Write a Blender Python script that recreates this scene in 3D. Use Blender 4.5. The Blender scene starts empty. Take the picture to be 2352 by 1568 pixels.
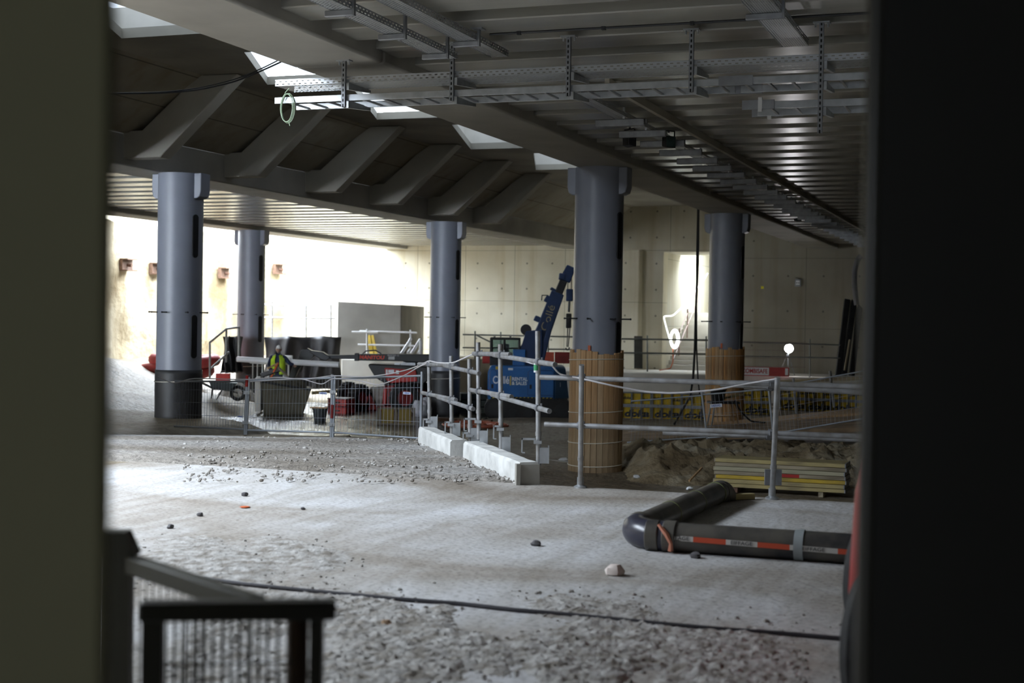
SKY = 21.0; EXPO = 0.6; LAMP = 60; DIMMER = .06
import bpy, bmesh, math, random
from mathutils import Matrix, Vector, noise
random.seed(7)
sc = bpy.context.scene
COL = sc.collection
F = 3300.0; CZ = 1.55
PITCH = math.radians(.85); ROLL = math.radians(.92)
CR = Matrix.Rotation(math.pi/2-PITCH, 3, 'X') @ Matrix.Rotation(ROLL, 3, 'Z')
CAM = Vector((0, 0, CZ))
def ray(x, y):
    d = CR @ Vector(((x-1176)/F, -(y-784)/F, -1)); return d/d.y
def at(x, y, D): return CAM + ray(x, y)*D            # photo point at distance D
def atz(x, y, z):                                     # photo point on a level plane
    r = ray(x, y); return CAM + r*((z-CZ)/r.z)
TH = math.radians(20)                                 # the hall is turned 20 degrees
HALL = Matrix.Rotation(-TH, 4, 'Z')                   # hall frame: x = across (v), y = along (u)
SN, CS = math.sin(TH), math.cos(TH)
def hall(u, v, z): return HALL @ Vector((v, u, z))
def atu(x, y, u):
    r = ray(x, y); return CAM + r*(u/(r.x*SN + CS))
def atv(x, y, v):
    r = ray(x, y); return CAM + r*(v/(r.x*CS - SN))
def uv(p): return (p.x*SN + p.y*CS, p.x*CS - p.y*SN)
def ss(t):
    t = max(0., min(1., t)); return t*t*(3-2*t)
def rotz(a): return Matrix.Rotation(a, 4, 'Z')
def T(x, y, z): return Matrix.Translation((x, y, z))
def frame(o, xd, zd=(0, 0, 1)):                       # matrix with x along xd, z near zd
    x = Vector(xd).normalized(); z = Vector(zd); y = z.cross(x).normalized(); z = x.cross(y)
    m = Matrix((x, y, z)).transposed().to_4x4(); m.translation = Vector(o); return m

WM = {}
class MB:
    def __init__(s): s.v = []; s.f = []
    def add(s, vs, fs, m=None):
        n = len(s.v)
        s.v += [(m @ Vector(p)) if m else Vector(p) for p in vs]
        s.f += [[i+n for i in f] for f in fs]; return s
    def box(s, c, d, m=None):
        x, y, z = d[0]/2, d[1]/2, d[2]/2
        vs = [(c[0]+a*x, c[1]+b*y, c[2]+e*z) for e in (-1, 1) for b in (-1, 1) for a in (-1, 1)]
        return s.hexa(vs, m)
    def bx(s, x0, x1, y0, y1, z0, z1, m=None):
        return s.box(((x0+x1)/2, (y0+y1)/2, (z0+z1)/2), (x1-x0, y1-y0, z1-z0), m)
    def hexa(s, vs, m=None):
        return s.add(vs, [(0,2,3,1),(4,5,7,6),(0,1,5,4),(2,6,7,3),(0,4,6,2),(1,3,7,5)], m)
    def bar(s, p0, p1, w, h, up=(0, 0, 1)):
        p0, p1 = Vector(p0), Vector(p1); L = (p1-p0).length
        return s.box((L/2, 0, 0), (L, w, h), frame(p0, p1-p0, up))
    def prism(s, poly, z0, z1, m=None):
        n = len(poly)
        ar = sum(poly[i][0]*poly[(i+1) % n][1]-poly[(i+1) % n][0]*poly[i][1] for i in range(n))
        if ar < 0: poly = poly[::-1]
        vs = [(p[0], p[1], z0) for p in poly]+[(p[0], p[1], z1) for p in poly]
        fs = [list(range(n))[::-1], list(range(n, 2*n))]+[(i, (i+1) % n, n+(i+1) % n, n+i) for i in range(n)]
        return s.add(vs, fs, m)
    def path(s, pts, r, n=8, closed=False, caps=True, r2=None):
        pts = [Vector(p) for p in pts]; k = len(pts); vs = []; fs = []
        prev = None
        for i, p in enumerate(pts):
            a = pts[(i-1) % k] if (closed or i > 0) else p
            b = pts[(i+1) % k] if (closed or i < k-1) else p
            t = (b-a).normalized()
            if prev is None:
                q = Vector((0, 0, 1)) if abs(t.z) < .9 else Vector((1, 0, 0))
                prev = (q-t*q.dot(t)).normalized()
            else:
                prev = (prev-t*prev.dot(t)).normalized()
            w = t.cross(prev)
            rr = r[i] if isinstance(r, (list, tuple)) else r
            for j in range(n):
                an = 2*math.pi*j/n
                vs.append(p+prev*(math.cos(an)*rr)+w*(math.sin(an)*rr))
        for i in range(k if closed else k-1):
            for j in range(n):
                fs.append((i*n+j, i*n+(j+1) % n, ((i+1) % k)*n+(j+1) % n, ((i+1) % k)*n+j))
        if caps and not closed:
            fs.append(list(range(n))[::-1]); fs.append([(k-1)*n+j for j in range(n)])
        return s.add(vs, fs)
    def tube(s, p0, p1, r, n=12, r2=None):
        return s.path([p0, p1], [r, r if r2 is None else r2], n)
    def pipe(s, p0, p1, r, t=.004, n=14):             # hollow tube, open ends
        p0, p1 = Vector(p0), Vector(p1); d = (p1-p0).normalized()
        return s.path([p0+d*.03, p0, p0, p1, p1, p1-d*.03], [r-t, r-t, r, r, r-t, r-t], n)
    def lathe(s, prof, n=24, m=None, cap=True):
        k = len(prof); vs = []; fs = []
        for (r, z) in prof:
            for j in range(n):
                a = 2*math.pi*j/n; vs.append((r*math.cos(a), r*math.sin(a), z))
        for i in range(k-1):
            for j in range(n):
                fs.append((i*n+j, i*n+(j+1) % n, (i+1)*n+(j+1) % n, (i+1)*n+j))
        if cap: fs += [list(range(n))[::-1], [(k-1)*n+j for j in range(n)]]
        return s.add(vs, fs, m)
    def ball(s, c, r, nu=14, nv=9, m=None):
        if not isinstance(r, (tuple, list)): r = (r, r, r)
        vs = [(c[0], c[1], c[2]-r[2])]; fs = []
        for i in range(1, nv):
            b = -math.pi/2+math.pi*i/nv
            for j in range(nu):
                a = 2*math.pi*j/nu
                vs.append((c[0]+r[0]*math.cos(b)*math.cos(a), c[1]+r[1]*math.cos(b)*math.sin(a), c[2]+r[2]*math.sin(b)))
        vs.append((c[0], c[1], c[2]+r[2])); e = len(vs)-1
        for j in range(nu): fs.append((0, 1+(j+1) % nu, 1+j)); fs.append((e, e-nu+j, e-nu+(j+1) % nu))
        for i in range(nv-2):
            for j in range(nu):
                a = 1+i*nu; fs.append((a+j, a+(j+1) % nu, a+nu+(j+1) % nu, a+nu+j))
        return s.add(vs, fs, m)
    def grid(s, fn, nx, ny, thick=None):
        vs = [fn(i/nx, j/ny) for j in range(ny+1) for i in range(nx+1)]
        fs = [(j*(nx+1)+i, j*(nx+1)+i+1, (j+1)*(nx+1)+i+1, (j+1)*(nx+1)+i) for j in range(ny) for i in range(nx)]
        return s.add(vs, fs)
    def rock(s, c, r, seed, sq=.7):
        k = len(s.v); s.ball((0, 0, 0), 1, 9, 6)
        for i in range(k, len(s.v)):
            p = s.v[i]; q = p*(1+.45*noise.noise(p*1.3+Vector((seed*7.3, seed*3.1, 1))))
            s.v[i] = Vector((c[0]+q.x*r, c[1]+q.y*r, c[2]+q.z*r*sq))
        return s
    def build(s, name, mat, parent=None, world=False, m=None, bev=0, flat=False, solid=0):
        me = bpy.data.meshes.new(name)
        vs = s.v
        inv = None
        base = WM[parent.name] if parent is not None else Matrix()
        if world:
            inv = (base @ m if m is not None else base).inverted()
            vs = [inv @ p for p in vs]
        me.from_pydata([tuple(p) for p in vs], [], s.f)
        bm = bmesh.new(); bm.from_mesh(me); bmesh.ops.recalc_face_normals(bm, faces=bm.faces); bm.to_mesh(me); bm.free()
        if not flat:
            me.polygons.foreach_set('use_smooth', [True]*len(me.polygons))
            me.set_sharp_from_angle(angle=math.radians(38))
        if mat: me.materials.append(mat)
        o = bpy.data.objects.new(name, me); COL.objects.link(o)
        if parent is not None: o.parent = parent
        if m is not None: o.matrix_basis = m
        WM[o.name] = base @ (m if m is not None else Matrix())
        if solid:
            md = o.modifiers.new('solid', 'SOLIDIFY'); md.thickness = solid; md.offset = 0
        if bev:
            md = o.modifiers.new('bevel', 'BEVEL'); md.width = bev; md.segments = 2; md.limit_method = 'ANGLE'
            md.angle_limit = math.radians(50)
        return o
def tag(o, label, cat, group=None, kind=None):
    if label: o['label'] = label
    if cat: o['category'] = cat
    if group: o['group'] = group
    if kind: o['kind'] = kind
    return o
def thing(name, label, cat, loc=(0, 0, 0), rz=0, group=None, m=None):
    o = bpy.data.objects.new(name, None); COL.objects.link(o); o.empty_display_size = .1
    mm = m if m is not None else T(*loc) @ rotz(rz)
    o.matrix_world = mm; o.matrix_basis = mm; WM[o.name] = mm
    return tag(o, label, cat, group)
def struct(mb, name, mat, label, m=None, **k):
    o = mb.build(name, mat, m=m, **k); return tag(o, label, None, None, 'structure')
def dup(root, m, label, group=None):
    r = root.copy(); COL.objects.link(r); r.matrix_basis = m; r['label'] = label
    if group: r['group'] = group
    WM[r.name] = m
    def rec(src, dst):
        for c in [x for x in bpy.data.objects if x.parent == src]:
            d = c.copy(); COL.objects.link(d); d.parent = dst; rec(c, d)
    rec(root, r); return r
def letters(name, s, size, mat, parent, m, ext=.002, align='CENTER', sx=1.0, shear=0, bold=0):
    cu = bpy.data.curves.new(name, 'FONT'); cu.body = s; cu.size = size; cu.extrude = ext
    cu.align_x = align; cu.align_y = 'CENTER'; cu.shear = shear; cu.offset = bold
    t = bpy.data.objects.new(name+'_tmp', cu); COL.objects.link(t)
    bpy.context.view_layer.update()
    dg = bpy.context.evaluated_depsgraph_get()
    me = bpy.data.meshes.new_from_object(t.evaluated_get(dg))
    bpy.data.objects.remove(t); bpy.data.curves.remove(cu)
    me.materials.clear(); me.materials.append(mat)
    o = bpy.data.objects.new(name, me); COL.objects.link(o); o.parent = parent
    o.matrix_basis = m @ Matrix.Diagonal((sx, 1, 1, 1)); return o
FACE = Matrix.Rotation(math.pi/2, 4, 'X')             # text standing up, facing -y

# ------------------------------------------------------------------ materials
def newmat(name):
    m = bpy.data.materials.new(name); m.use_nodes = True
    nt = m.node_tree; return m, nt, nt.nodes['Principled BSDF']
def nd(nt, t, **k):
    n = nt.nodes.new(t)
    for a, b in k.items(): setattr(n, a, b)
    return n
def mth(nt, op, a, b=None, c=None):
    n = nd(nt, 'ShaderNodeMath', operation=op)
    for i, x in enumerate((a, b, c)):
        if x is None: continue
        if isinstance(x, (int, float)): n.inputs[i].default_value = x
        else: nt.links.new(x, n.inputs[i])
    return n.outputs[0]
def coords(nt, sc3=(1, 1, 1)):
    tc = nd(nt, 'ShaderNodeTexCoord'); mp = nd(nt, 'ShaderNodeMapping')
    mp.inputs['Scale'].default_value = sc3
    nt.links.new(tc.outputs['Object'], mp.inputs['Vector']); return mp.outputs[0]
def nz(nt, scale, detail=4, sc3=(1, 1, 1), dist=0):
    n = nd(nt, 'ShaderNodeTexNoise'); n.inputs['Scale'].default_value = scale
    n.inputs['Detail'].default_value = detail; n.inputs['Distortion'].default_value = dist
    nt.links.new(coords(nt, sc3), n.inputs['Vector']); return n.outputs['Fac']
def ramp(nt, fac, stops):
    r = nd(nt, 'ShaderNodeValToRGB'); e = r.color_ramp.elements
    while len(e) < len(stops): e.new(.5)
    for i, (p, c) in enumerate(stops):
        e[i].position = p; e[i].color = (c[0], c[1], c[2], 1)
    nt.links.new(fac, r.inputs[0]); return r.outputs[0]
def mixc(nt, fac, a, b, mode='MIX'):
    n = nd(nt, 'ShaderNodeMix', data_type='RGBA', blend_type=mode)
    for i, x in ((0, fac), (6, a), (7, b)):
        if isinstance(x, (int, float)): n.inputs[i].default_value = x
        elif isinstance(x, tuple): n.inputs[i].default_value = (x[0], x[1], x[2], 1)
        else: nt.links.new(x, n.inputs[i])
    return n.outputs[2]
def bump(nt, b, h, strength=.3, dist=.02):
    n = nd(nt, 'ShaderNodeBump'); n.inputs['Strength'].default_value = strength
    n.inputs['Distance'].default_value = dist
    nt.links.new(h, n.inputs['Height']); nt.links.new(n.outputs[0], b.inputs['Normal'])
MATS = {}
def M(name, col, rough=.6, metal=0, var=.15, scale=3, sc3=(1, 1, 1), bmp=0, bscale=30, col2=None, spec=.5, lo=.35, hi=.65):
    if name in MATS: return MATS[name]
    m, nt, b = newmat(name)
    b.inputs['Roughness'].default_value = rough; b.inputs['Metallic'].default_value = metal
    b.inputs['Specular IOR Level'].default_value = spec
    if var or col2:
        a = tuple(min(1, c*(1+var)) for c in col)
        d = col2 if col2 else tuple(c*(1-var) for c in col)
        nt.links.new(ramp(nt, nz(nt, scale, 5, sc3), [(lo, d), (hi, a)]), b.inputs['Base Color'])
    else: b.inputs['Base Color'].default_value = (*col, 1)
    if bmp: bump(nt, b, nz(nt, bscale, 5, sc3), bmp)
    MATS[name] = m; return m
def emit(name, col, s):
    m, nt, b = newmat(name); b.inputs['Base Color'].default_value = (*col, 1)
    b.inputs['Emission Color'].default_value = (*col, 1); b.inputs['Emission Strength'].default_value = s
    MATS[name] = m; return m
def panel_wall(name, c1, c2, px, pz, ox=0, oz=0, ties=True, rough=.8):
    # poured concrete: formwork joints, tie holes and vertical rain stains
    m, nt, b = newmat(name); b.inputs['Roughness'].default_value = rough
    tc = nd(nt, 'ShaderNodeTexCoord'); sp = nd(nt, 'ShaderNodeSeparateXYZ')
    nt.links.new(tc.outputs['Object'], sp.inputs[0])
    fx = mth(nt, 'FRACT', mth(nt, 'DIVIDE', mth(nt, 'ADD', sp.outputs[0], ox+100*px), px))
    fz = mth(nt, 'FRACT', mth(nt, 'DIVIDE', mth(nt, 'ADD', sp.outputs[2], oz+100*pz), pz))
    j = mth(nt, 'MAXIMUM', mth(nt, 'LESS_THAN', fx, .018/px), mth(nt, 'LESS_THAN', fz, .015/pz))
    base = ramp(nt, nz(nt, .5, 5), [(.35, c2), (.65, c1)])
    st = ramp(nt, nz(nt, 1.0, 4, (2.5, 2.5, .15)), [(.5, (1, 1, 1)), (.72, (.72, .62, .45))])
    base = mixc(nt, .55, base, st, 'MULTIPLY')
    if ties:
        hx = mth(nt, 'FRACT', mth(nt, 'MULTIPLY', fx, 2)); hz = mth(nt, 'FRACT', mth(nt, 'MULTIPLY', fz, 2))
        dx = mth(nt, 'MULTIPLY', mth(nt, 'SUBTRACT', hx, .5), px/2); dz = mth(nt, 'MULTIPLY', mth(nt, 'SUBTRACT', hz, .5), pz/2)
        d = mth(nt, 'ADD', mth(nt, 'MULTIPLY', dx, dx), mth(nt, 'MULTIPLY', dz, dz))
        j = mth(nt, 'MAXIMUM', j, mth(nt, 'LESS_THAN', d, .0016))
    nt.links.new(mixc(nt, mth(nt, 'MULTIPLY', j, .65), base, (.05, .045, .035)), b.inputs['Base Color'])
    bump(nt, b, nz(nt, 9, 6), .15); MATS[name] = m; return m
def perforated(name, axis, col, pitch=(.05, .025), hole=(.55, .4)):
    # galvanised sheet with staggered slots cut through it
    m, nt, b = newmat(name)
    b.inputs['Metallic'].default_value = .8; b.inputs['Roughness'].default_value = .38
    b.inputs['Base Color'].default_value = (*col, 1)
    tc = nd(nt, 'ShaderNodeTexCoord'); sp = nd(nt, 'ShaderNodeSeparateXYZ')
    nt.links.new(tc.outputs['Object'], sp.inputs[0])
    x = mth(nt, 'DIVIDE', mth(nt, 'ADD', sp.outputs[0], 50), pitch[0])
    y = mth(nt, 'DIVIDE', mth(nt, 'ADD', sp.outputs[axis], 50), pitch[1])
    off = mth(nt, 'MULTIPLY', mth(nt, 'MODULO', mth(nt, 'FLOOR', y), 2), .5)
    hx = mth(nt, 'LESS_THAN', mth(nt, 'FRACT', mth(nt, 'ADD', x, off)), hole[0])
    hy = mth(nt, 'LESS_THAN', mth(nt, 'FRACT', y), hole[1])
    tr = nd(nt, 'ShaderNodeBsdfTransparent'); mx = nd(nt, 'ShaderNodeMixShader')
    nt.links.new(mth(nt, 'MULTIPLY', hx, hy), mx.inputs[0])
    nt.links.new(b.outputs[0], mx.inputs[1]); nt.links.new(tr.outputs[0], mx.inputs[2])
    nt.links.new(mx.outputs[0], nt.nodes['Material Output'].inputs[0]); MATS[name] = m; return m

soffit = M('soffit concrete', (.29, .28, .25), .24, var=.12, scale=.8, sc3=(.4, 3, 3), bmp=.05, bscale=14)
conc = M('cast concrete', (.36, .345, .31), .7, var=.14, scale=.7, bmp=.08, bscale=12)
conc_dk = M('weathered concrete', (.33, .31, .26), .8, var=.2, scale=.6, bmp=.1, bscale=10)
conc_pale = M('pale concrete', (.56, .54, .49), .8, var=.1, scale=1, bmp=.1, bscale=12)
back_conc = panel_wall('back wall concrete', (.62, .58, .46), (.48, .44, .33), 2.1, 2.0, .55, 1.7)
dark_conc = panel_wall('dim wall concrete', (.29, .27, .215), (.23, .21, .165), 2.6, 2.6, .2, 1.2)  # dark tone; on the right end wall it stands in for shade
stair_conc = panel_wall('stairwell concrete', (.55, .53, .45), (.45, .42, .33), .9, 2.6, 0, 1.2)
col_steel = M('blue grey painted steel', (.255, .275, .335), .42, 0, var=.06, scale=1.5, spec=.6)
galv = M('galvanised steel', (.46, .48, .50), .42, .75, var=.12, scale=8)
galv_dk = M('dull galvanised steel', (.30, .31, .33), .5, .7, var=.15, scale=8)
tube_m = M('worn scaffold tube', (.38, .39, .41), .45, .55, var=.2, scale=9, sc3=(1, 1, 1), col2=(.30, .29, .28))
rust = M('rusty steel', (.16, .09, .06), .7, .3, var=.3, scale=12)
black = M('black plastic', (.012, .012, .013), .4, var=0)
rubber = M('black rubber', (.018, .018, .019), .75, var=.3, scale=12, bmp=.3, bscale=30)
dark_met = M('dark painted metal', (.022, .023, .026), .45, .2, var=.2)
red_p = M('red paint', (.42, .025, .02), .4, var=.12, scale=4)
red_dk = M('dull red paint', (.22, .018, .018), .45, var=.2, scale=4)
blue_p = M('blue crane paint', (.025, .13, .36), .35, var=.08, scale=3)
blue_dk = M('dark blue paint', (.012, .035, .10), .4, var=.15, scale=3)
yellow_p = M('yellow ply', (.66, .44, .015), .55, var=.12, scale=5)
yel_dirt = M('dirty yellow edge', (.44, .36, .16), .7, var=.2, scale=3, sc3=(.6, 3, 3), col2=(.27, .22, .12), bmp=.2, bscale=20)
wood_o = M('fresh pine board', (.70, .38, .13), .65, var=.12, scale=3, sc3=(8, 8, .5), col2=(.30, .15, .06), bmp=.1, bscale=20)
wood_p = M('pale pine board', (.62, .41, .22), .65, var=.12, scale=3, sc3=(8, 8, .5), col2=(.37, .22, .10), bmp=.1, bscale=20)
wood_g = M('grey weathered board', (.36, .31, .22), .8, var=.2, scale=2, sc3=(.6, 4, 4), col2=(.2, .165, .11), bmp=.2, bscale=20)
wood_w = M('walkway plywood', (.34, .235, .14), .75, var=.2, scale=2, col2=(.2, .14, .085), bmp=.1)
white_p = M('white plastic', (.72, .73, .74), .4, var=.04)
white_t = M('white tape', (.75, .72, .62), .5, var=.1)
glass_m = M('cab glass', (.05, .08, .08), .06, var=0, spec=.8)
navy = M('navy work cloth', (.022, .032, .075), .85, var=.2, scale=15)
skin_m = M('skin', (.36, .20, .135), .55, var=.06, scale=20)
hivis = M('hi vis yellow', (.50, .72, .03), .7, var=.1, scale=10)
grey_hair = M('grey hair', (.68, .67, .66), .8, var=.2, scale=40)
orange = M('orange plastic', (.60, .12, .03), .5, var=.1)
tarp = M('black tarpaulin', (.035, .035, .038), .5, var=.25, scale=2, bmp=.3, bscale=4)
olive = M('olive painted board', (.135, .125, .066), .8, var=.05, scale=2)
sky_glass = None
# ------------------------------------------------------------------ ground
def kerbx(D): return .245-.311*(D-13.7)
def low_ground(X, D):
    u, v = X*SN+D*CS, X*CS-D*SN
    a = -.5*ss((u-17)/5)-.25*ss((u-22)/15)-.55*ss((u-36)/5)
    t = max(0, min(1.6, (-v-22.3)/4.3)); a += 1.0*t*t if t < 1 else 1.0+.45*(t-1)
    b = -1.25
    k = ss((-v-11.6-8*ss((u-24.5)/5))/3.2)
    return b*(1-k)+a*k
def gz(X, D):
    s = X-kerbx(D)
    bank = .022
    if D > 17.6:
        bank = .022-.28*ss((D-17.6)/4.2)
        bank += -1.0*ss((D-21.8)/4.5)
    u, v = X*SN+D*CS, X*CS-D*SN
    k = ss((-v-11.6-8*ss((u-24.5)/5))/3.2)
    lo = low_ground(X, D)
    left = max(bank, -1.25)*(1-k)+lo*k if D > 17.6 else .022
    r = ss((s-.05)/.3) if D < 26 else ss((X+4)/3)
    h = left*(1-r)-1.25*r
    # earth mound behind the guard rail
    mx, my = X-5.2, D-27.5
    return h
def rough_z(X, D, a=1):
    p = Vector((X, D, 0))
    return a*(.05*noise.noise(p*.35)+.03*noise.noise(p*1.1)+.018*noise.noise(p*3.1))
def water_zone(X, D):
    return ss((D-30)/4)*ss((54-D)/3)*ss((X+9.5)/2.5)*ss((.5-X)/2)
gm, nt, b = newmat('muddy ground')
big = ramp(nt, nz(nt, .22, 6, dist=.6), [(.36, (.15, .115, .072)), (.5, (.25, .205, .145)), (.64, (.36, .32, .255))])
fine = ramp(nt, nz(nt, 5, 8), [(.3, (.6, .58, .55)), (.7, (1.15, 1.15, 1.15))])
nt.links.new(mixc(nt, 1, big, fine, 'MULTIPLY'), b.inputs['Base Color'])
b.inputs['Roughness'].default_value = .62; bump(nt, b, nz(nt, 7, 10), .9, .06)
# dusty gravel bank takes a paler, greyer colour than the mud (by place, in metres)
gr, nt, b = newmat('grey gravel bank')
big = ramp(nt, nz(nt, .45, 6, (.5, 1.6, 1), .5), [(.36, (.20, .175, .145)), (.5, (.31, .285, .255)), (.64, (.43, .42, .41))])
fine = ramp(nt, nz(nt, 14, 8), [(.3, (.62, .62, .62)), (.7, (1.15, 1.15, 1.15))])
nt.links.new(mixc(nt, 1, big, fine, 'MULTIPLY'), b.inputs['Base Color'])
b.inputs['Roughness'].default_value = .95; bump(nt, b, nz(nt, 16, 10), 1, .05)
mb = MB(); gb = MB()
def ground_pt(X, D):
    z = gz(X, D)
    w = water_zone(X, D)
    if D > 26: z += .055*ss((X+2.2)/2)
    if X*SN+D*CS < 12.86: z -= .12
    return (X, D, z+rough_z(X, D, .9 if D > 22 else .4)-.035*w)
stepx, stepd = .34, .34
nx, ny = int(58/stepx), int(62/stepd)
vid = {}
for j in range(ny+1):
    for i in range(nx+1):
        vid[i, j] = ground_pt(-28+i*stepx, 11.4+j*stepd)
fs_m, fs_g = [], []
allv = [vid[i, j] for j in range(ny+1) for i in range(nx+1)]
for j in range(ny):
    for i in range(nx):
        X, D = -28+(i+.5)*stepx, 11.4+(j+.5)*stepd
        if X*SN+D*CS < 12.3: continue
        q = (j*(nx+1)+i, j*(nx+1)+i+1, (j+1)*(nx+1)+i+1, (j+1)*(nx+1)+i)
        if X < kerbx(D)+.05 and D < 19.0+1.4*noise.noise(Vector((X*.8, 3, 0))): fs_g.append(q)
        else: fs_m.append(q)
mb.v = [Vector(p) for p in allv]; mb.f = fs_m
struct(mb, 'ground', gm, 'muddy lower ground of the pit')
gb.v = [Vector(p) for p in allv]; gb.f = fs_g
struct(gb, 'ground', gr, 'grey gravel bank beyond the concrete slab')
# shallow water over the pit floor
wm, nt, b = newmat('puddle water')
b.inputs['Base Color'].default_value = (.05, .045, .035, 1); b.inputs['Roughness'].default_value = .2
b.inputs['Specular IOR Level'].default_value = .8
bump(nt, b, nz(nt, 3.5, 4, (.5, 1, 1)), 1, .16)
w = MB(); w.add([(-9, 30, 0), (.6, 30, 0), (.6, 44, 0), (-9, 48, 0)], [(0, 1, 2, 3)])
o = w.build('puddle_water', wm, m=T(0, 0, -1.238)); tag(o, 'shallow rain water lying on the pit floor behind the mesh fence', 'puddle', kind='stuff')

# the road slab
sm, nt, b = newmat('dusty road slab')
f1 = nz(nt, .55, 8, (.55, 1, 1), 1.0)
c1 = ramp(nt, f1, [(.30, (.25, .215, .175)), (.44, (.38, .355, .325)), (.58, (.50, .495, .49)), (.72, (.56, .56, .57))])
trk = ramp(nt, nz(nt, .9, 6, (2.2, .45, 1), 2.2), [(.40, (.80, .77, .73)), (.6, (1.05, 1.05, 1.06))])
spk = ramp(nt, nz(nt, 30, 8), [(.36, (.42, .40, .37)), (.48, (1, 1, 1))])
nt.links.new(mixc(nt, .6, mixc(nt, .75, c1, trk, 'MULTIPLY'), spk, 'MULTIPLY'), b.inputs['Base Color'])
b.inputs['Roughness'].default_value = .85; bump(nt, b, nz(nt, 12, 10), .45, .03)
s = MB(); s.bx(-8.9, 6, -6, 12.85, -1.6, 0)
struct(s, 'floor', sm, 'dusty concrete road slab', m=HALL)

s = MB(); s.bx(-24, -8.9, -6, 12.85, -1.6, -.01); struct(s, 'floor_bounce_cut', gm, 'unseen dark ground added to cut bounce beside the road slab', m=HALL)  # out of view, kept dark to lower light bounced to the left
# ------------------------------------------------------------------ walls
def lump(u, z):
    p = Vector((u*.9, z*.7, 2))
    return .22*abs(math.sin(u*2.1))+.35*noise.noise(p)+.12*noise.noise(p*4)
rw, nt, b = newmat('sprayed retaining wall')
c = ramp(nt, nz(nt, .8, 6, (1, 1, .35), .6), [(.33, (.22, .165, .09)), (.5, (.38, .32, .21)), (.66, (.52, .46, .34))])
nt.links.new(c, b.inputs['Base Color']); b.inputs['Roughness'].default_value = .9
bump(nt, b, nz(nt, 4, 8), .6, .1)
g = MB(); g.grid(lambda a, c: (-29.8+.55*lump(16+a*39, c*6), 16+a*39, -1.8+c*6.5+.15*noise.noise(Vector((a*40, c*9, 5)))), 180, 34)
struct(g, 'wall_left', rw, 'sprayed concrete retaining wall of the pit', m=HALL)
g = MB(); g.bx(-60, -30.3, 8, 75, -1, 4.3); struct(g, 'ground', gm, 'earth behind the retaining wall', m=HALL)

g = MB()
g.bx(-60, -13.4, 53.6, 54.3, -2, 4.9); g.bx(-13.4, -10.3, 53.6, 54.3, 4.25, 4.9)
g.bx(-60, -25, 53.6, 54.3, 4.9, 6.6); g.bx(-25, -10.3, 53.6, 54.3, 4.9, 6.9)
h = MB(); h.bx(-10.3, 8, 53.6, 54.3, -2, 6.9); struct(h, 'wall_back', dark_conc, 'end wall beyond the stairs, shade put into its darker colour', m=HALL)  # end wall continued in a darker colour to carry the shade here
struct(g, 'wall_back', back_conc, 'pale poured concrete end wall', m=HALL)
g = MB(); g.bx(-14.0, -13.4, 54.3, 64, -1, 7); g.bx(-10.3, -9.9, 54.3, 64, -1, 7); g.bx(-14, -9.9, 64, 64.4, -1, 9)
g.bx(-13.4, -10.3, 54.3, 56.4, 4.25, 4.6); g.bx(-14, -9.9, 60, 64.4, 5.5, 5.7)
struct(g, 'wall_stairwell', stair_conc, 'board marked concrete walls of the stairwell', m=HALL)
g = MB(); g.bx(-14.9, -14.2, 53.0, 53.6, -.25, 4.3); struct(g, 'trim_1', back_conc, 'concrete pier beside the stair opening', m=HALL, bev=.02)
g = MB(); g.bx(-18.9, 8, 49.8, 53.6, -2, -.25); struct(g, 'floor_landing', conc_pale, 'raised concrete landing along the end wall', m=HALL, bev=.03)
g = MB(); g.bx(-22.9, -19.2, 45.4, 53.6, -2, .1); struct(g, 'floor_platform', conc_pale, 'concrete platform below the grey wall', m=HALL, bev=.03)
# freestanding grey wall at the pit's far end
p0 = at(776, 692, 51); p1 = at(905, 700, 51); 
g = MB(); g.hexa([(p0.x, p0.y, -1.3), (p1.x, p1.y, -1.3), (p0.x, p0.y+.5, -1.3), (p1.x, p1.y+.5, -1.3),
                  (p0.x, p0.y, p0.z), (p1.x, p1.y, p1.z), (p0.x, p0.y+.5, p0.z), (p1.x, p1.y+.5, p1.z)])
g.hexa([(p1.x-.02, p1.y, -1.3), (p1.x+.25, p1.y, -1.3), (p1.x+.4, p1.y+6, -1.3), (p1.x+.7, p1.y+6, -1.3),
        (p1.x-.02, p1.y, p1.z), (p1.x+.25, p1.y, p1.z), (p1.x+.4, p1.y+6, p1.z), (p1.x+.7, p1.y+6, p1.z)])
struct(g, 'wall_grey', conc, 'bare grey concrete wall standing in the open pit', bev=.02)
# enclosing walls
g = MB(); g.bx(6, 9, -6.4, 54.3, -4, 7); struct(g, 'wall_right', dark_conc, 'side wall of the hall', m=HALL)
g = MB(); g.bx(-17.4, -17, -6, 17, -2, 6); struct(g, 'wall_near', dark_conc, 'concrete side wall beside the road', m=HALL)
g = MB(); g.bx(-17.4, -1.6, -6.4, -6, -2, 6.3); g.bx(-.4, 6.4, -6.4, -6, -2, 6.3); g.bx(-1.6, -.4, -6.4, -6, -2, 1.5); g.bx(-1.6, -.4, -6.4, -6, 2.4, 6.3); struct(g, 'wall_front', dark_conc, 'wall behind the viewpoint with an added gap for light', m=HALL)  # gap in this unseen wall added to light the hoarding panel
g = MB()
n = 13; rise = .172; run = .3
pts = [(54.4, -.25)]
for i in range(n): pts += [(54.4+i*run, -.25+(i+1)*rise), (54.4+(i+1)*run, -.25+(i+1)*rise)]
pts += [(54.4+n*run+4, -.25+n*rise), (54.4+n*run+4, -1.2), (54.4, -1.2)]
k = len(pts)
vs = [(-13.4, p[0], p[1]) for p in pts]+[(-10.3, p[0], p[1]) for p in pts]
g.add(vs, [list(range(k)), list(range(k, 2*k))[::-1]]+[(i, (i+1) % k, k+(i+1) % k, k+i) for i in range(k)])
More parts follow.
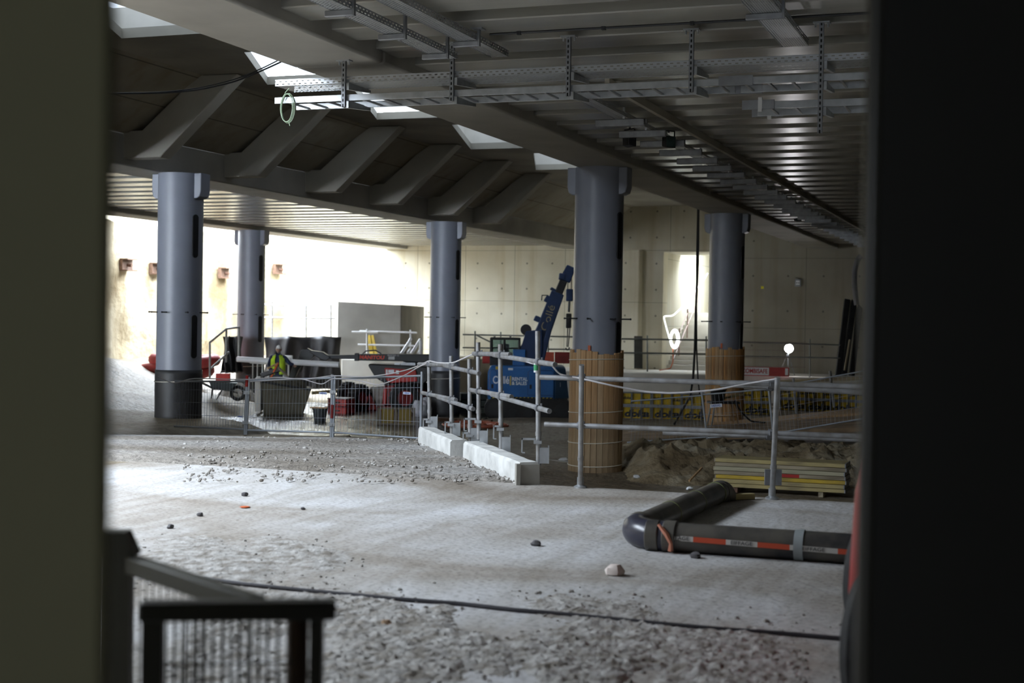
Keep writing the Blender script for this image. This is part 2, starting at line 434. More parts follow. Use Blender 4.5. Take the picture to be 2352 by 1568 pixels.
struct(g, 'floor_stairs', conc_pale, 'concrete flight of stairs rising behind the end wall', m=HALL)

g = MB(); g.bx(-17, -11, 14.2, 14.5, -2, 6.1); struct(g, 'wall_light_block', dark_conc, 'unseen cross wall added to block light from the road opening', m=HALL)  # out of view, added to keep the opening's light off the left column
# ------------------------------------------------------------------ ceilings
PITCHR = 1.055
g = MB(); g.bx(-6.9, 6.2, -6, 53.6, 5.0, 5.25)
u = 12.2-PITCHR*16
while u < 53:
    g.bx(-6.9, 6.2, u, u+.60, 4.5, 5.0); u += PITCHR
struct(g, 'ceiling', soffit, 'ribbed precast concrete ceiling over the road', m=HALL, bev=.015)
g = MB(); g.bx(-25.0, -16.7, -6, 53.6, 5.0, 5.25)
u = 20.2
while u < 53:
    g.bx(-25.0, -16.7, u, u+.60, 4.5, 5.0); u += PITCHR
struct(g, 'ceiling', soffit, 'ribbed precast concrete ceiling beside the open pit', m=HALL, bev=.015)
g = MB(); g.bx(-60, -25.1, -6, 41.5, 5.0, 5.25); g.bx(-60, -31.5, -6, 41, -2, 5); struct(g, 'ceiling_pit_shade', conc_dk, 'concrete deck added to shade the near end of the pit', m=HALL)  # deck added to cut sky light on the near pit wall
# long beams
g = MB()
for a, c in ((-6, 3.0), (3.02, 14.5), (14.52, 25.6), (25.62, 31.5), (31.52, 36.9), (36.92, 45), (45.02, 53.6)):
    g.bx(-7.95, -6.85, a, c, 4.37, 6.0)
struct(g, 'trim_2', conc, 'long concrete beam under the edge of the ceiling', m=HALL, bev=.03)
g = MB(); g.bx(-17.4, -16.3, -6, 53.6, 4.37, 4.98); struct(g, 'trim_3', conc, 'long concrete beam carrying the slanted ribs', m=HALL, bev=.03)
g = MB(); g.bx(-25.1, -24.1, 14, 53.6, 4.37, 5.25); struct(g, 'trim_4', conc, 'edge beam along the open pit', m=HALL, bev=.03)
# roof light zone: level slab with skewed openings, sloping slab down to the second beam
ZL = 6.0; HOLES = [(16.6, 19.7), (21.3, 24.4), (25.5, 29.3), (30.5, 35.0), (36.2, 40.2)]
g = MB(); prev = 15.6; VR = -7.0; VH = -12.1
for a, c in HOLES:
    g.prism([(-14.6, prev), (VR, prev), (VR, a), (-14.6, a)], ZL, ZL+.16)
    g.prism([(-14.6, a), (-12.65, a), (-13.97, c), (-14.6, c)], ZL, ZL+.16)
    g.prism([(VH, a), (VR, a), (VR, c), (VH, c)], ZL, ZL+.16)
    prev = c
g.prism([(-14.6, prev), (VR, prev), (VR, 53.6), (-14.6, 53.6)], ZL, ZL+.16)
struct(g, 'ceiling', conc_dk, 'high concrete slab with skewed roof openings', m=HALL)
dimmer_m, nt, b_ = newmat('sky dimming sheet')  # translucent sheets added over the openings to dim their sky light
tl = nd(nt, 'ShaderNodeBsdfTranslucent'); tl.inputs[0].default_value = (DIMMER*.91, DIMMER*.95, DIMMER, 1)
nt.links.new(tl.outputs[0], nt.nodes['Material Output'].inputs[0])
for i, (a, c) in enumerate(HOLES):
    z = ZL+(.2 if i in (1, 2) else .9 if i > 2 else .5)
    g = MB(); g.add([(-14.3, a-.2, z), (-12.0, a-.2, z), (-12.0, c+.2, z), (-14.3, c+.2, z)], [(0, 1, 2, 3)])
    struct(g, 'window_%d' % (i+1), dimmer_m, 'added sheet dimming the sky over a skewed roof opening', m=HALL)
    if z > ZL+.3:
        g = MB()
        for x0, x1, y0, y1 in ((-14.3, -14.15, a-.2, c+.2), (-12.15, -12, a-.2, c+.2), (-14.3, -12, a-.2, a-.05), (-14.3, -12, c+.01, c+.2)): g.bx(x0, x1, y0, y1, ZL+.14, z)
        struct(g, 'trim_roof_opening', conc_pale, 'concrete upstand around a roof opening', m=HALL)
g = MB(); k = [(-14.6, 6.0), (-16.2, 4.98), (-16.5, 4.98), (-16.5, 5.2), (-14.6, 6.2)]
g.add([(p[0], -6, p[1]) for p in k]+[(p[0], 53.6, p[1]) for p in k],
      [list(range(5)), list(range(5, 10))[::-1]]+[(i, (i+1) % 5, 5+(i+1) % 5, 5+i) for i in range(5)])
slope_m = panel_wall('sloping slab concrete', (.40, .37, .30), (.31, .28, .215), 30, .5, 0, .06, False)
struct(g, 'ceiling_slope', slope_m, 'sloping slab behind the slanted ribs', m=HALL)
g = MB(); g.bx(-15.0, -14.5, -6, 15.8, 6.0, 6.2); g.bx(-9.7, -7, -6, 15.8, 6.0, 6.2); g.bx(-15, -13.4, -6, 15.8, 6.0, 6.2); g.bx(-15, -8, -6, 3.5, 6.0, 6.2); g.bx(-15, -8, 11.7, 15.9, 6.0, 6.2); g.bx(-16.9, -14.5, -6, 15.8, 4.98, 5.2); struct(g, 'trim_5', conc_dk, 'roof edge beside the opening', m=HALL)
ribmat = M('rib concrete', (.42, .40, .345), .75, var=.1, scale=.8, bmp=.06, bscale=12)
names = ['nearest the mesh fence, half lost behind the olive board', 'second in the row from the olive board', 'third in the row from the olive board',
         'middle of the row, under the third roof opening', 'second from the far end of the row', 'shortest looking, ending beside the clad column', ]
for i, u in enumerate((23.1, 26.7, 30.3, 33.8, 37.6, 41.1)):
    prof = [(-16.4, 4.5), (-15.5, 4.5), (-13.86, 5.99), (-14.7, 6.0), (-15.9, 5.02), (-16.4, 5.02)]
    t = thing('roof_rib', 'slanted concrete roof rib, '+names[i], 'beam', hall(u, -15.6, 4.5), -TH, 'slanted concrete ribs under the roof')
    r = MB(); n = len(prof)
    r.add([(p[0]+15.6, 0, p[1]-4.5) for p in prof]+[(p[0]+15.6, .36, p[1]-4.5) for p in prof],
          [list(range(n))[::-1], list(range(n, 2*n))]+[(q, (q+1) % n, n+(q+1) % n, n+q) for q in range(n)])
    r.build('rib_arm', ribmat, t, bev=.02)
    r = MB(); r.bx(-.95, -.78, -.1, .46, .0, .58); r.build('bearing_block', conc_dk, t, bev=.02)
# ------------------------------------------------------------------ columns
def straps(t, r, zs, mat=white_t):
    for z in zs:
        s = MB(); s.path([(r*math.cos(a*math.pi/18), r*math.sin(a*math.pi/18), z+.02*math.sin(a*math.pi/18+z)) for a in range(36)], .008, 6, closed=True)
        s.build('strap', mat, t)
def column(px, D, base, label, wrap=None, planks=None, rods=True, ztop=4.37, dark=0):
    p = at(px, 735, D); r = .45
    t = thing('steel_column', label, 'column', (p.x, p.y, base), -TH, 'round steel columns carrying the roof')
    z0 = ztop-base
    c = MB(); c.lathe([(r, 0), (r, z0)], 40); c.build('shaft', col_steel, t)
    for sx in (-1, 1):
        pl = MB(); w = .34; x0 = r-.1; x1 = r+.12
        prof = [(x0, z0), (x1, z0), (x1, z0-.36), (x1-.03, z0-.46), (x1-.1, z0-.5), (x0, z0-.5)]
        pl.prism([(sx*a, b) for a, b in prof], -w/2, w/2, Matrix.Rotation(math.pi/2, 4, 'X'))
        pl.build('bracket_plate', col_steel, t, bev=.015)
    for zc in (z0-1.25, z0-3.25):
        sl = MB(); a = math.radians(-18)
        prof = [(.07*math.cos(q*math.pi/12), (.36 if q < 12 else -.36)+.07*math.sin(q*math.pi/12)) for q in range(24)]
        m = T(r*math.cos(a), r*math.sin(a), zc) @ rotz(a) @ Matrix(((0, 0, 1, 0), (1, 0, 0, 0), (0, 1, 0, 0), (0, 0, 0, 1)))
        sl.prism(prof, -.05, .02, m); sl.build('slot_plate', dark_met, t)
    if rods:
        for a in (185, 232, 270, 318, 5):
            d = Vector((math.cos(math.radians(a)), math.sin(math.radians(a)), 0)); q = MB(); h = 1.6-base
            q.tube(d*(r-.02)+Vector((0, 0, h)), d*(r+.17)+Vector((0, 0, h)), .013, 8)
            q.ball(d*(r+.17)+Vector((0, 0, h)), .02, 8, 5); q.build('stud', dark_met, t)
    if wrap:
        q = MB(); n = 48
        prof = [(r+.015+.008*noise.noise(Vector((z*2, 1, px))), z) for z in [k*(wrap-base)/10 for k in range(11)]]
        q.lathe(prof, n, cap=False); q.build('wrapping', tarp, t, solid=.006)
        straps(t, r+.03, (wrap-base-.22, ), white_t)
    if planks:
        zt, step = planks; n = 28
        rr = random.Random(px)
        for k in range(n):
            a = 2*math.pi*k/n; h = zt-base+rr.uniform(-.05, .05)
            w = 2*math.pi*(r+.03)/n*.96
            q = MB(); q.box((r+.028, 0, h/2), (.035, w, h)); 
            q.build('plank', rr.choice((wood_o, wood_o, wood_p)) if zt < 1 else rr.choice((mudwood, mudwood, mudwood2)), t, m=rotz(a+rr.uniform(-.01, .01)), bev=.004)
        straps(t, r+.055, step)
        q = MB(); q.box((0, -r-.03, zt-base+.05), (.05, .01, .13)); q.build('orange_marker', orange, t)
    return t
def mudplank(name, a, c):
    m, nt, b = newmat(name); b.inputs['Roughness'].default_value = .8
    tc = nd(nt, 'ShaderNodeTexCoord'); sp = nd(nt, 'ShaderNodeSeparateXYZ'); nt.links.new(tc.outputs['Object'], sp.inputs[0])
    g = ramp(nt, nz(nt, 3, 5, (8, 8, .5)), [(.35, c), (.65, a)])
    mud = ramp(nt, nz(nt, 2.5, 6, (2, 2, .5)), [(.4, (.20, .145, .085)), (.62, (.38, .29, .18))])
    h = mth(nt, 'ADD', sp.outputs[2], mth(nt, 'MULTIPLY', nz(nt, 2, 4), 1.0))
    mr = nd(nt, 'ShaderNodeMapRange'); nt.links.new(h, mr.inputs[0])
    mr.inputs[1].default_value = 1.0; mr.inputs[2].default_value = 2.3; mr.inputs[3].default_value = .85; mr.inputs[4].default_value = 0
    nt.links.new(mixc(nt, mr.outputs[0], g, mud), b.inputs['Base Color']); MATS[name] = m; return m
mudwood = mudplank('mud stained pine', (.62, .38, .19), (.44, .25, .11))
mudwood2 = mudplank('mud stained pale pine', (.66, .46, .27), (.5, .32, .17))
def gb(px, D): p = at(px, 735, D); return gz(p.x, p.y)
column(1372, 26.5, -1.27, 'blue-grey steel column clad in mud-stained planks behind the guard rail', planks=(1.0, (2.12, 1.17, .62, .2)))
column(1667, 37.1, -1.27, 'blue-grey steel column clad in clean orange planks near the stairs', planks=(.93, (1.98, 1.05, .5)))
column(412, 28.9, gb(412, 28.9)-.05, 'wide dark steel column standing beside the olive board', wrap=.45)
column(1022, 41.9, -1.27, 'dark steel column between the boom lift and the blue crane', wrap=.05)
column(576, 47.5, gb(576, 47.5)-.05, 'pale grey steel column behind the worker, wrapped black at its foot', wrap=.12)

# ------------------------------------------------------------------ cable trays and hangers
perf_b = perforated('perforated tray floor', 1, (.62, .64, .66), (.045, .022), (.5, .42))
perf_s = perforated('perforated tray side', 2, (.55, .57, .60), (.07, .03), (.45, .36))
slotted, nt, b_ = newmat('slotted channel steel'); b_.inputs['Metallic'].default_value = .5; b_.inputs['Roughness'].default_value = .5
_tc = nd(nt, 'ShaderNodeTexCoord'); _sp = nd(nt, 'ShaderNodeSeparateXYZ'); nt.links.new(_tc.outputs['Object'], _sp.inputs[0])
_h = mth(nt, 'MULTIPLY', mth(nt, 'LESS_THAN', mth(nt, 'ABSOLUTE', _sp.outputs[0]), .008), mth(nt, 'LESS_THAN', mth(nt, 'FRACT', mth(nt, 'DIVIDE', _sp.outputs[2], .055)), .55))
nt.links.new(mixc(nt, _h, (.27, .28, .30), (.008, .008, .008)), b_.inputs['Base Color'])
UT = 14.25
def tray(name, label, p, ang, L, w, h=.06, group=None):
    t = thing(name, label, 'cable tray', p, ang, group)
    b = MB(); b.add([(0, 0, 0), (L, 0, 0), (L, w, 0), (0, w, 0)], [(0, 1, 2, 3)]); b.build('tray_floor', perf_b, t, flat=True)
    for y, n in ((0, 1), (w, 2)):
        b = MB(); b.add([(0, y, 0), (L, y, 0), (L, y, h), (0, y, h)], [(0, 1, 2, 3)]); b.build('tray_side', perf_s, t, flat=True)
    b = MB()
    for y in (0, w): b.bx(0, L, y-.004, y+.004, h-.004, h+.004); b.bx(0, L, y-.003, y+.003, -.003, .006)
    b.build('tray_lip', galv, t); return t
tray('perforated_tray', 'long perforated cable tray crossing the hall above the cable ladder', hall(UT, -8.06, 4.13), -TH, 7.6, .44, .065)
def ladder(label, p, L, w, step, r0):
    t = thing('cable_ladder', label, 'cable ladder', p, -TH, 'cable ladders under the ceiling')
    for y in (0, w):
        b = MB(); b.bx(0, L, y-.012, y+.012, 0, .07); b.build('side_rail', galv, t, bev=.003)
    x = r0
    while x < L:
        b = MB(); b.bx(x, x+.022, .01, w-.01, .005, .025); b.build('rung', galv, t); x += step
    return t
t = ladder('long cable ladder hung below the perforated tray', hall(UT, -8.06, 3.93), 5.1, .5, .232, .15)
t = ladder('short cable ladder spliced to the long ladder near the dark board', hall(UT-.02, -2.9, 3.93), 2.6, .52, .235, .12)
for y in (-.015, .53):
    b = MB(); b.bx(-.12, .22, y-.012, y+.012, -.01, .085); b.build('splice_plate', galv_dk, t)
t = ladder('lowest cable ladder, hung under the spliced ladder near the dark board', hall(UT-.02, -2.72, 3.68), 2.6, .5, .24, .2)
for y in (-.015, .51):
    b = MB(); b.bx(-.06, .26, y-.014, y+.014, -.005, .085); b.build('end_plate', galv_dk, t)
    b = MB(); b.bx(.1, .14, y-.02, y+.02, -.03, .11); b.build('clamp', white_p, t)
wh = ['hung under the long beam at the tray end', 'second from the tray end', 'midway along the trays', 'fourth from the tray end', 'longest drop, beside the dark board']
for k, (px, zt, zb) in enumerate(((790, 4.37, 3.86), (1038, 4.5, 3.88), (1305, 4.5, 3.88), (1587, 4.5, 3.87), (1885, 4.5, 3.42))):
    p = atu(px, 200, UT-.04)
    t = thing('hanger', 'slotted steel hanger with bracket arms, '+wh[k], 'hanger', (p.x, p.y, zb), -TH, 'slotted hangers of the long cable tray')
    h = zt-zb
    b = MB(); b.bx(-.022, .022, -.02, .02, 0, h); b.build('channel', slotted, t)
    b = MB(); b.bx(-.08, .08, -.05, .05, h-.012, h); b.build('head_plate', galv, t)
    for sx in (-.06, .06):
        b = MB(); b.tube((sx, 0, h-.05), (sx, 0, h-.012), .01, 8); b.build('bolt', galv, t)
    lv = [4.13, 3.93] + ([3.68] if k == 4 else [])
    for z in lv:
        b = MB(); zz = z-zb
        b.hexa([(.025, .0, zz-.085), (.06, .0, zz-.085), (.025, .56, zz-.035), (.06, .56, zz-.035),
                (.025, .0, zz-.003), (.06, .0, zz-.003), (.025, .56, zz-.003), (.06, .56, zz-.003)])
        b.build('bracket_arm', galv, t, bev=.004)
# trays running along the hall
ANG = math.pi/2-TH
def along(px, py, z): return uv(atz(px, py, z))
def runtray(label, v, z, u0, u1, w, arms, group='trays along the hall', side=-1):
    t = tray('perforated_tray', label, hall(u0, v, z), ANG, u1-u0, w, .06, group)
    for u in arms:
        x = u-u0
        b = MB(); b.bx(x-.02, x+.02, -.03, -.005, -.06, 4.5-z); b.build('drop_post', galv_dk, t)
        b = MB(); b.bx(x-.06, x+.06, -.07, .05, 4.5-z-.012, 4.5-z); b.build('head_plate', galv, t)
        b = MB(); b.bx(x-.022, x+.022, -.02, w+.06, -.06, -.004); b.build('bracket_arm', galv_dk, t, bev=.008)
    return t
ua, va = along(1055, 134, 4.27); ub, vb = along(1172, 134, 4.36)
runtray('perforated tray on three drop brackets, nearer the long beam', va-.02, 4.27, 7, ua, .2, (11.45, 12.55, 13.6, 10.2))
runtray('perforated tray close under the ribs, beside the bracketed tray', vb-.02, 4.38, 7, ub, .2, (10.1, 13.6))
uc, vc = along(1880, 104, 4.36)
runtray('bright perforated tray running toward the dark board', vc-.1, 4.36, 7, uc, .26, (13.0,))
# bracketed tray to the far end
u0, v0 = along(1300, 208, 4.36); u1, v1 = along(1890, 508, 4.36)
t = tray('perforated_tray', 'very long tray on many brackets receding to the end wall', hall(u0, v0+.1, 4.37), ANG, 52-u0, .2, .05)
x = 2.4
bend = .0
while x < 51-u0:
    b = MB(); b.bx(x-.035, x+.035, -.26, .44, -.13, -.03); b.build('bracket_arm', galv_dk, t, bev=.012)
    b = MB(); b.bx(x-.02, x+.02, .02, .05, -.12, .13); b.build('drop_post', galv, t)
    x += 1.2
b = MB(); b.bx(0, 52-u0, -.5+.05, -.5+.11, .02, .12); b.build('batten', conc_dk, t)
# conduit on the ceiling
a = atu(1125, 78, 13.45); a.z = 4.49; u_, v_ = along(1125, 78, 4.49)
t = thing('conduit', 'thin dark conduit clipped across the ceiling ribs', 'conduit', hall(u_, v_, 4.485), -TH)
b = MB(); b.tube((0, 0, 0), (6.2, 0, 0), .012, 8); b.build('pipe', dark_met, t)
for k in range(7):
    b = MB(); b.bx(.3+k*.9, .34+k*.9, -.02, .02, -.02, .015); b.build('clip', dark_met, t)
# floodlights fixed to the tray
def flood(px, py, D, label, rz, pale=False):
    p = at(px, py, D)
    t = thing('floodlight', label, 'floodlight', p, rz, 'small black floodlights under the long tray')
    b = MB(); b.hexa([(-.1, -.05, -.1), (.1, -.05, -.1), (-.07, .08, -.08), (.07, .08, -.08), (-.1, -.05, .08), (.1, -.05, .08), (-.07, .08, .07), (.07, .08, .07)])
    b.build('housing', black, t, bev=.01)
    b = MB(); b.bx(-.085, .085, -.056, -.05, -.085, .065); b.build('lens', white_p if pale else glass_m, t)
    b = MB(); b.path([(-.11, 0, 0), (-.11, 0, .16), (.11, 0, .16), (.11, 0, 0)], .012, 6); b.tube((0, 0, .16), (0, 0, 4.42-p.z), .012, 6); b.build('bracket', dark_met, t)
flood(1446, 322, 21.2, 'black floodlight with a pale lens on the tray, pointing back', 2.2, True)
flood(1536, 325, 21.8, 'black floodlight hanging on the opposite side of the tray', .6)
flood(1832, 500, 40, 'tiny floodlight far along the tray, on the side of the columns', .4)
flood(1888, 506, 41, 'tiny floodlight far along the tray, nearer the dark board', -.4)
# green cable coil
p = at(660, 248, 16.05)
t = thing('cable_coil', 'pale green coil of cable hanging from the tray end', 'cable', p, -TH)
b = MB()
for k in range(3):
    b.path([(.075*math.cos(q*math.pi/16)*(1+.06*k), .02*k-.02, .155*math.sin(q*math.pi/16)*(1+.03*k)) for q in range(32)], .005, 6, closed=True)
b.path([(-.05, 0, .1), (-.03, 0, .17), (.02, 0, .22)], .005, 6); b.path([(.02, 0, -.15), (.035, 0, -.2)], .005, 6)
b.build('loops', M('green cable', (.42, .55, .38), .5, var=.05), t)
# slack cables below the roof opening
for k, (pts, lab) in enumerate(((((640, 138), (600, 158), (540, 183), (450, 204), (360, 213), (240, 214)), 'upper thin black cable sagging from the roof opening'),
                               (((655, 138), (600, 163), (540, 188), (450, 208), (360, 214.5), (240, 215)), 'lower thin black cable sagging from the roof opening'))):
    P = [at(x, y, 20.5-.012*(640-x)*.3) for x, y in pts]
    P.insert(0, P[0]+Vector((.6, .1, .35)))
    sm_ = []
    for i in range(len(P)-1):
        for q in range(4): sm_.append(P[i].lerp(P[i+1], q/4))
    sm_.append(P[-1])
    for _ in range(2): sm_ = [sm_[0]]+[(sm_[i-1]+sm_[i]*2+sm_[i+1])/4 for i in range(1, len(sm_)-1)]+[sm_[-1]]
    b = MB(); b.path(sm_, .008 if k == 0 else .011, 6); o = b.build('slack_cable', dark_met); tag(o, lab, 'cable', 'two slack cables under the roof')
# cables hanging beside the plank clad column
for k, (pts, lab) in enumerate(((((1604, 470), (1603, 600), (1598, 720), (1596, 800), (1592, 868), (1585, 910), (1548, 975)), 'thicker black cable hanging beside the stairs'),
                               (((1603, 470), (1600, 600), (1600, 720), (1600, 800), (1603, 868), (1607, 905)), 'thinner black cable hanging beside the stairs'))):
    P = [at(x, y, 36.6) for x, y in pts]
    b = MB(); b.path(P, .03 if k == 0 else .018, 6); o = b.build('hanging_cable', black); tag(o, lab, 'cable', 'black cables hanging near the stairs')
# ------------------------------------------------------------------ guard rails of scaffold tube
def coupler(t, p, d1):
    b = MB(); d = Vector(d1).normalized()
    b.path([p-d*.028, p+d*.028], .036, 10); b.box((p.x, p.y-.04, p.z), (.05, .03, .035)); b.tube(p+Vector((.03, -.02, -.03)), p+Vector((.03, -.02, .045)), .009, 6)
    b.build('coupler', galv_dk, t, world=True)
def guardrail(label, posts, rails, D0):
    b0 = posts[0][0]
    t = thing('guard_rail', label, 'guard rail', (b0.x, b0.y, b0.z), 0, 'scaffold tube guard rails along the drop')
    for base, top in posts:
        b = MB(); b.pipe(base, top, .0242); d = (top-base).normalized()
        b.path([base+d*.28, base+d*.32], .029, 12); b.build('post', tube_m, t, world=True)
    for p, q in rails:
        b = MB(); b.pipe(p, q, .0242); b.build('rail', tube_m, t, world=True)
        for base, top in posts:
            k = ((base.x+top.x)/2-p.x)/(q.x-p.x)
            if 0 < k < 1:
                c = p.lerp(q, k)
                if base.z < c.z < top.z+.1: coupler(t, c, q-p)
    return t
def kD(px, off=0): k = (px-1176)/3300; return (.245+.311*13.7+off)/(k+.311)
def kpost(px, ytop, ybase, lift=.2):
    D = kD(px); b = at(px+(2 if ybase else 0), ybase, D); return (b, at(px, ytop, D))
def krail(x0, y0, x1, y1): 
    p, q = at(x0, y0, kD(x0)-.06), at(x1, y1, kD(x1)-.06); return (p, q)
t1 = guardrail('scaffold tube guard rail of three posts on the nearer concrete kerb',
    [kpost(1235, 760, 1068), kpost(1149, 790, 1032), kpost(1098, 786, 1008)],
    [krail(1088, 812, 1172, 814), krail(1134, 815, 1275, 837), krail(1080, 895, 1175, 911), krail(1130, 906, 1262, 944)], 14)
t2 = guardrail('scaffold tube guard rail of three posts on the farther concrete kerb',
    [kpost(1078, 824, 1040), kpost(1036, 817, 1022), kpost(985, 828, 1000)],
    [krail(962, 836, 1046, 839), krail(1022, 840, 1101, 857), krail(970, 902, 1047, 918), krail(1006, 912, 1087, 939)], 17)
for tt, lst in ((t1, ((1235, 1015), (1149, 985), (1098, 968))), (t2, ((1078, 1000), (1036, 975), (985, 968)))):
    for px, py in lst:
        p = at(px, py, kD(px)-.01)
        b = MB(); b.box((p.x, p.y, p.z), (.075, .075, .03)); kx = 1 if px in (1235, 1098) else .45; b.box((p.x-.09*kx, p.y-.02, p.z+.03), (.13*kx, .012, .02)); b.box((p.x-.15*kx, p.y-.02, p.z-.03), (.014, .012, .14))
        b.box((p.x-.15*kx+.015, p.y-.02, p.z-.1), (.03, .012, .012)); b.build('foot_clamp', galv, tt, world=True)
        q = at(px, py, kD(px)); g0 = Vector((q.x+.03, q.y+.01, 0))
        b = MB(); zz = .19 if px > 1080 else .19; b.bx(g0.x-.01, g0.x+.07, g0.y-.04, g0.y+.04, zz, zz+.15); b.bx(g0.x+.07, g0.x+.08, g0.y-.05, g0.y+.05, zz, zz+.17); b.build('edge_bracket', galv, tt, world=True)
# straight run by the clad column
def rD(px): k = (px-1176)/3300; return 13.25/(1+.3*k)-.1
pa = (atz(1333, 1120, 0), at(1336, 838, rD(1333))); pb = (atz(1773, 1146, 0), at(1786, 866, rD(1778)))
def rr(x0, y0, x1, y1, o=.06): return (at(x0, y0, pa[0].y-(x0-1333)*.0012-o), at(x1, y1, pa[0].y-(x1-1333)*.0012-o))
t3 = guardrail('scaffold tube guard rail of two posts at the slab edge by the pipe', [pa, pb],
    [rr(1240, 866, 1990, 888), rr(1251, 974, 1995, 1003), rr(1655, 882, 2000, 902, -.06), rr(1523, 993, 2000, 1010, -.06)], 13)
for p in (pa[0], pb[0]):
    b = MB(); b.lathe([(.06, 0), (.06, .015), (.032, .03), (.032, .1)], 16, T(p.x, p.y, 0)); b.build('base_socket', galv, t3, world=True)
p = pb[0]; b = MB(); b.bx(p.x-.06, p.x+.09, p.y+.03, p.y+.06, .12, .26); b.build('edge_bracket', galv_dk, t3, world=True)
# small stickers/tape on tubes
b = MB(); c = at(1232, 855, kD(1235)-.003); b.path([c, c+Vector((0, 0, .11))], .0255, 12, caps=False); b.build('label_sleeve', white_p, t1, world=True)
b = MB(); c = at(1232, 848, kD(1235)-.003); b.path([c-Vector((0, 0, .01)), c+Vector((0, 0, .045))], .0262, 12, caps=False); b.build('green_mark', M('green mark', (.05, .3, .12)), t1, world=True)

# concrete kerb blocks
def kerb(x0, x1, label, h=.21):
    D0, D1 = kD(x0), kD(x1)
    a, c = Vector((kerbx(D0)-.08, D0-.08, 0)), Vector((kerbx(D1), D1, 0)); L = (c-a).length
    t = thing('kerb_block', label, 'kerb block', a, math.atan2(c.y-a.y, c.x-a.x), 'concrete kerb blocks along the drop')
    b = MB()
    def f(i, j):
        prof = [(-.10, -.04), (-.10, h-.03), (-.075, h), (.09, h), (.11, h-.025), (.11, -.04)]
        x = i*L; y, z = prof[round(j*5)]
        n = .012*noise.noise(Vector((x*3, y*9, z*9+x0)))
        return (x, y+n, z+n)
    b.grid(f, 40, 5); n = 41
    b.f.append([k*n for k in range(6)]); b.f.append([k*n+40 for k in range(6)][::-1])
    b.build('block', M('pale kerb concrete', (.62, .62, .60), .85, var=.14, scale=5, bmp=.3, bscale=14), t)
    return t
t = kerb(1240, 1090, 'pale concrete kerb block, the nearer of the two by the drop')
b = MB(); b.bx(-.015, 0, -.095, .105, -.03, .19); b.bx(-.05, .01, .1, .14, -.03, .2); b.build('end_plate', conc, t)
kerb(1078, 984, 'pale concrete kerb block, the farther one beside the mesh fence')

# ------------------------------------------------------------------ mesh fences
fence_m = M('fence galvanised', (.50, .54, .60), .4, .6, var=.08)
def fence(label, A0, A1, B0, B1, group, sign=None, posts=(1, 1), nw=26, hz=(.3, .55, .8), lab=True):
    # A0/A1 bottom and top of one end, B0/B1 of the other
    t = thing('fence_panel', label, 'mesh fence', (A0.x, A0.y, A0.z), 0, group)
    for on, (p, q) in zip(posts, ((A0, A1), (B0, B1))):
        if on:
            b = MB(); d = (q-p).normalized(); b.tube(p-d*.1, q+d*.03, .021, 10); b.build('post', fence_m, t, world=True)
    for k in (.06, .97):
        b = MB(); b.tube(A0.lerp(A1, k), B0.lerp(B1, k), .015, 8); b.build('frame_rail', fence_m, t, world=True)
    b = MB(); rnd = random.Random(len(label))
    for i in range(1, nw):
        k = i/nw; p, q = A0.lerp(B0, k).lerp(A1.lerp(B1, k), .06), A0.lerp(B0, k).lerp(A1.lerp(B1, k), .97)
        o = Vector((rnd.uniform(-.006, .006), 0, 0)); b.path([p, p.lerp(q, .35)+o, p.lerp(q, .7)-o, q], .0021, 5)
    for k in hz: b.tube(A0.lerp(A1, k), B0.lerp(B1, k), .003, 5)
    b.build('wire_mesh', fence_m, t, world=True)
    if sign:
        k, h, w, s = sign; c = A0.lerp(B0, k).lerp(A1.lerp(B1, k), h); xd = (B0-A0).normalized()
        m = frame(c+Vector((0, -.02, 0)), xd); b = MB(); b.box((0, 0, 0), (w, .006, w*.28), m)
        o = b.build('sign_plate', M('sign white', (.75, .8, .9), .5, var=0), t, world=True)
        letters('lettering', 'HERAS', w*.25, M('sign blue', (.02, .08, .4), .5, var=0), o, WM[t.name].inverted() @ m @ T(0, -.0045, 0) @ FACE, 0.0008, bold=.0008)
    return t
fc = []
def col_(xb, yb, xt, yt, D): return (at(xb, yb, D), at(xt, yt, D))
g = 'low mesh fence panels on the gravel bank'
L0 = col_(400, 985, 402, 872, 22.5); L1 = col_(562, 993, 567, 872, 22)
M0 = col_(566, 995, 572, 870, 22); M1 = col_(760, 1001, 763, 864, 21.6)
N0 = col_(765, 1001, 769, 866, 21.6); N1 = col_(966, 1016, 969, 858, 20.8)
fence('mesh fence panel reaching in front of the wide dark column', L0[0], L0[1], L1[0], L1[1], g, (.93, .3, .09, 0), (0, 1), 26)
f2 = fence('mesh fence panel before the rubble skip', M0[0], M0[1], M1[0], M1[1], g, (.9, .72, .13, 0), nw=26)
f3 = fence('mesh fence panel before the boom lift, next to the kerb', N0[0], N0[1], N1[0], N1[1], g, (.84, .72, .13, 0), nw=24)
for tt, pp in ((f2, M0), (f3, N0)):
    for k in (.2, .75):
        c = pp[0].lerp(pp[1], k); b = MB(); b.box((c.x-.02, c.y-.025, c.z), (.09, .03, .05)); b.tube(c+Vector((-.02, -.06, 0)), c+Vector((-.02, 0, 0)), .012, 6); b.build('fence_clamp', galv, tt, world=True)
c = M0[0].lerp(M0[1], .92); b = MB(); b.tube(c+Vector((-.03, -.02, -.05)), c+Vector((-.025, -.02, .12)), .023, 10); b.build('red_tape', red_p, f2, world=True)
c = N0[0].lerp(N0[1], .42); b = MB(); b.tube(c+Vector((-.025, -.02, -.1)), c+Vector((-.02, -.02, .1)), .0225, 10); b.build('red_tape', red_dk, f3, world=True)
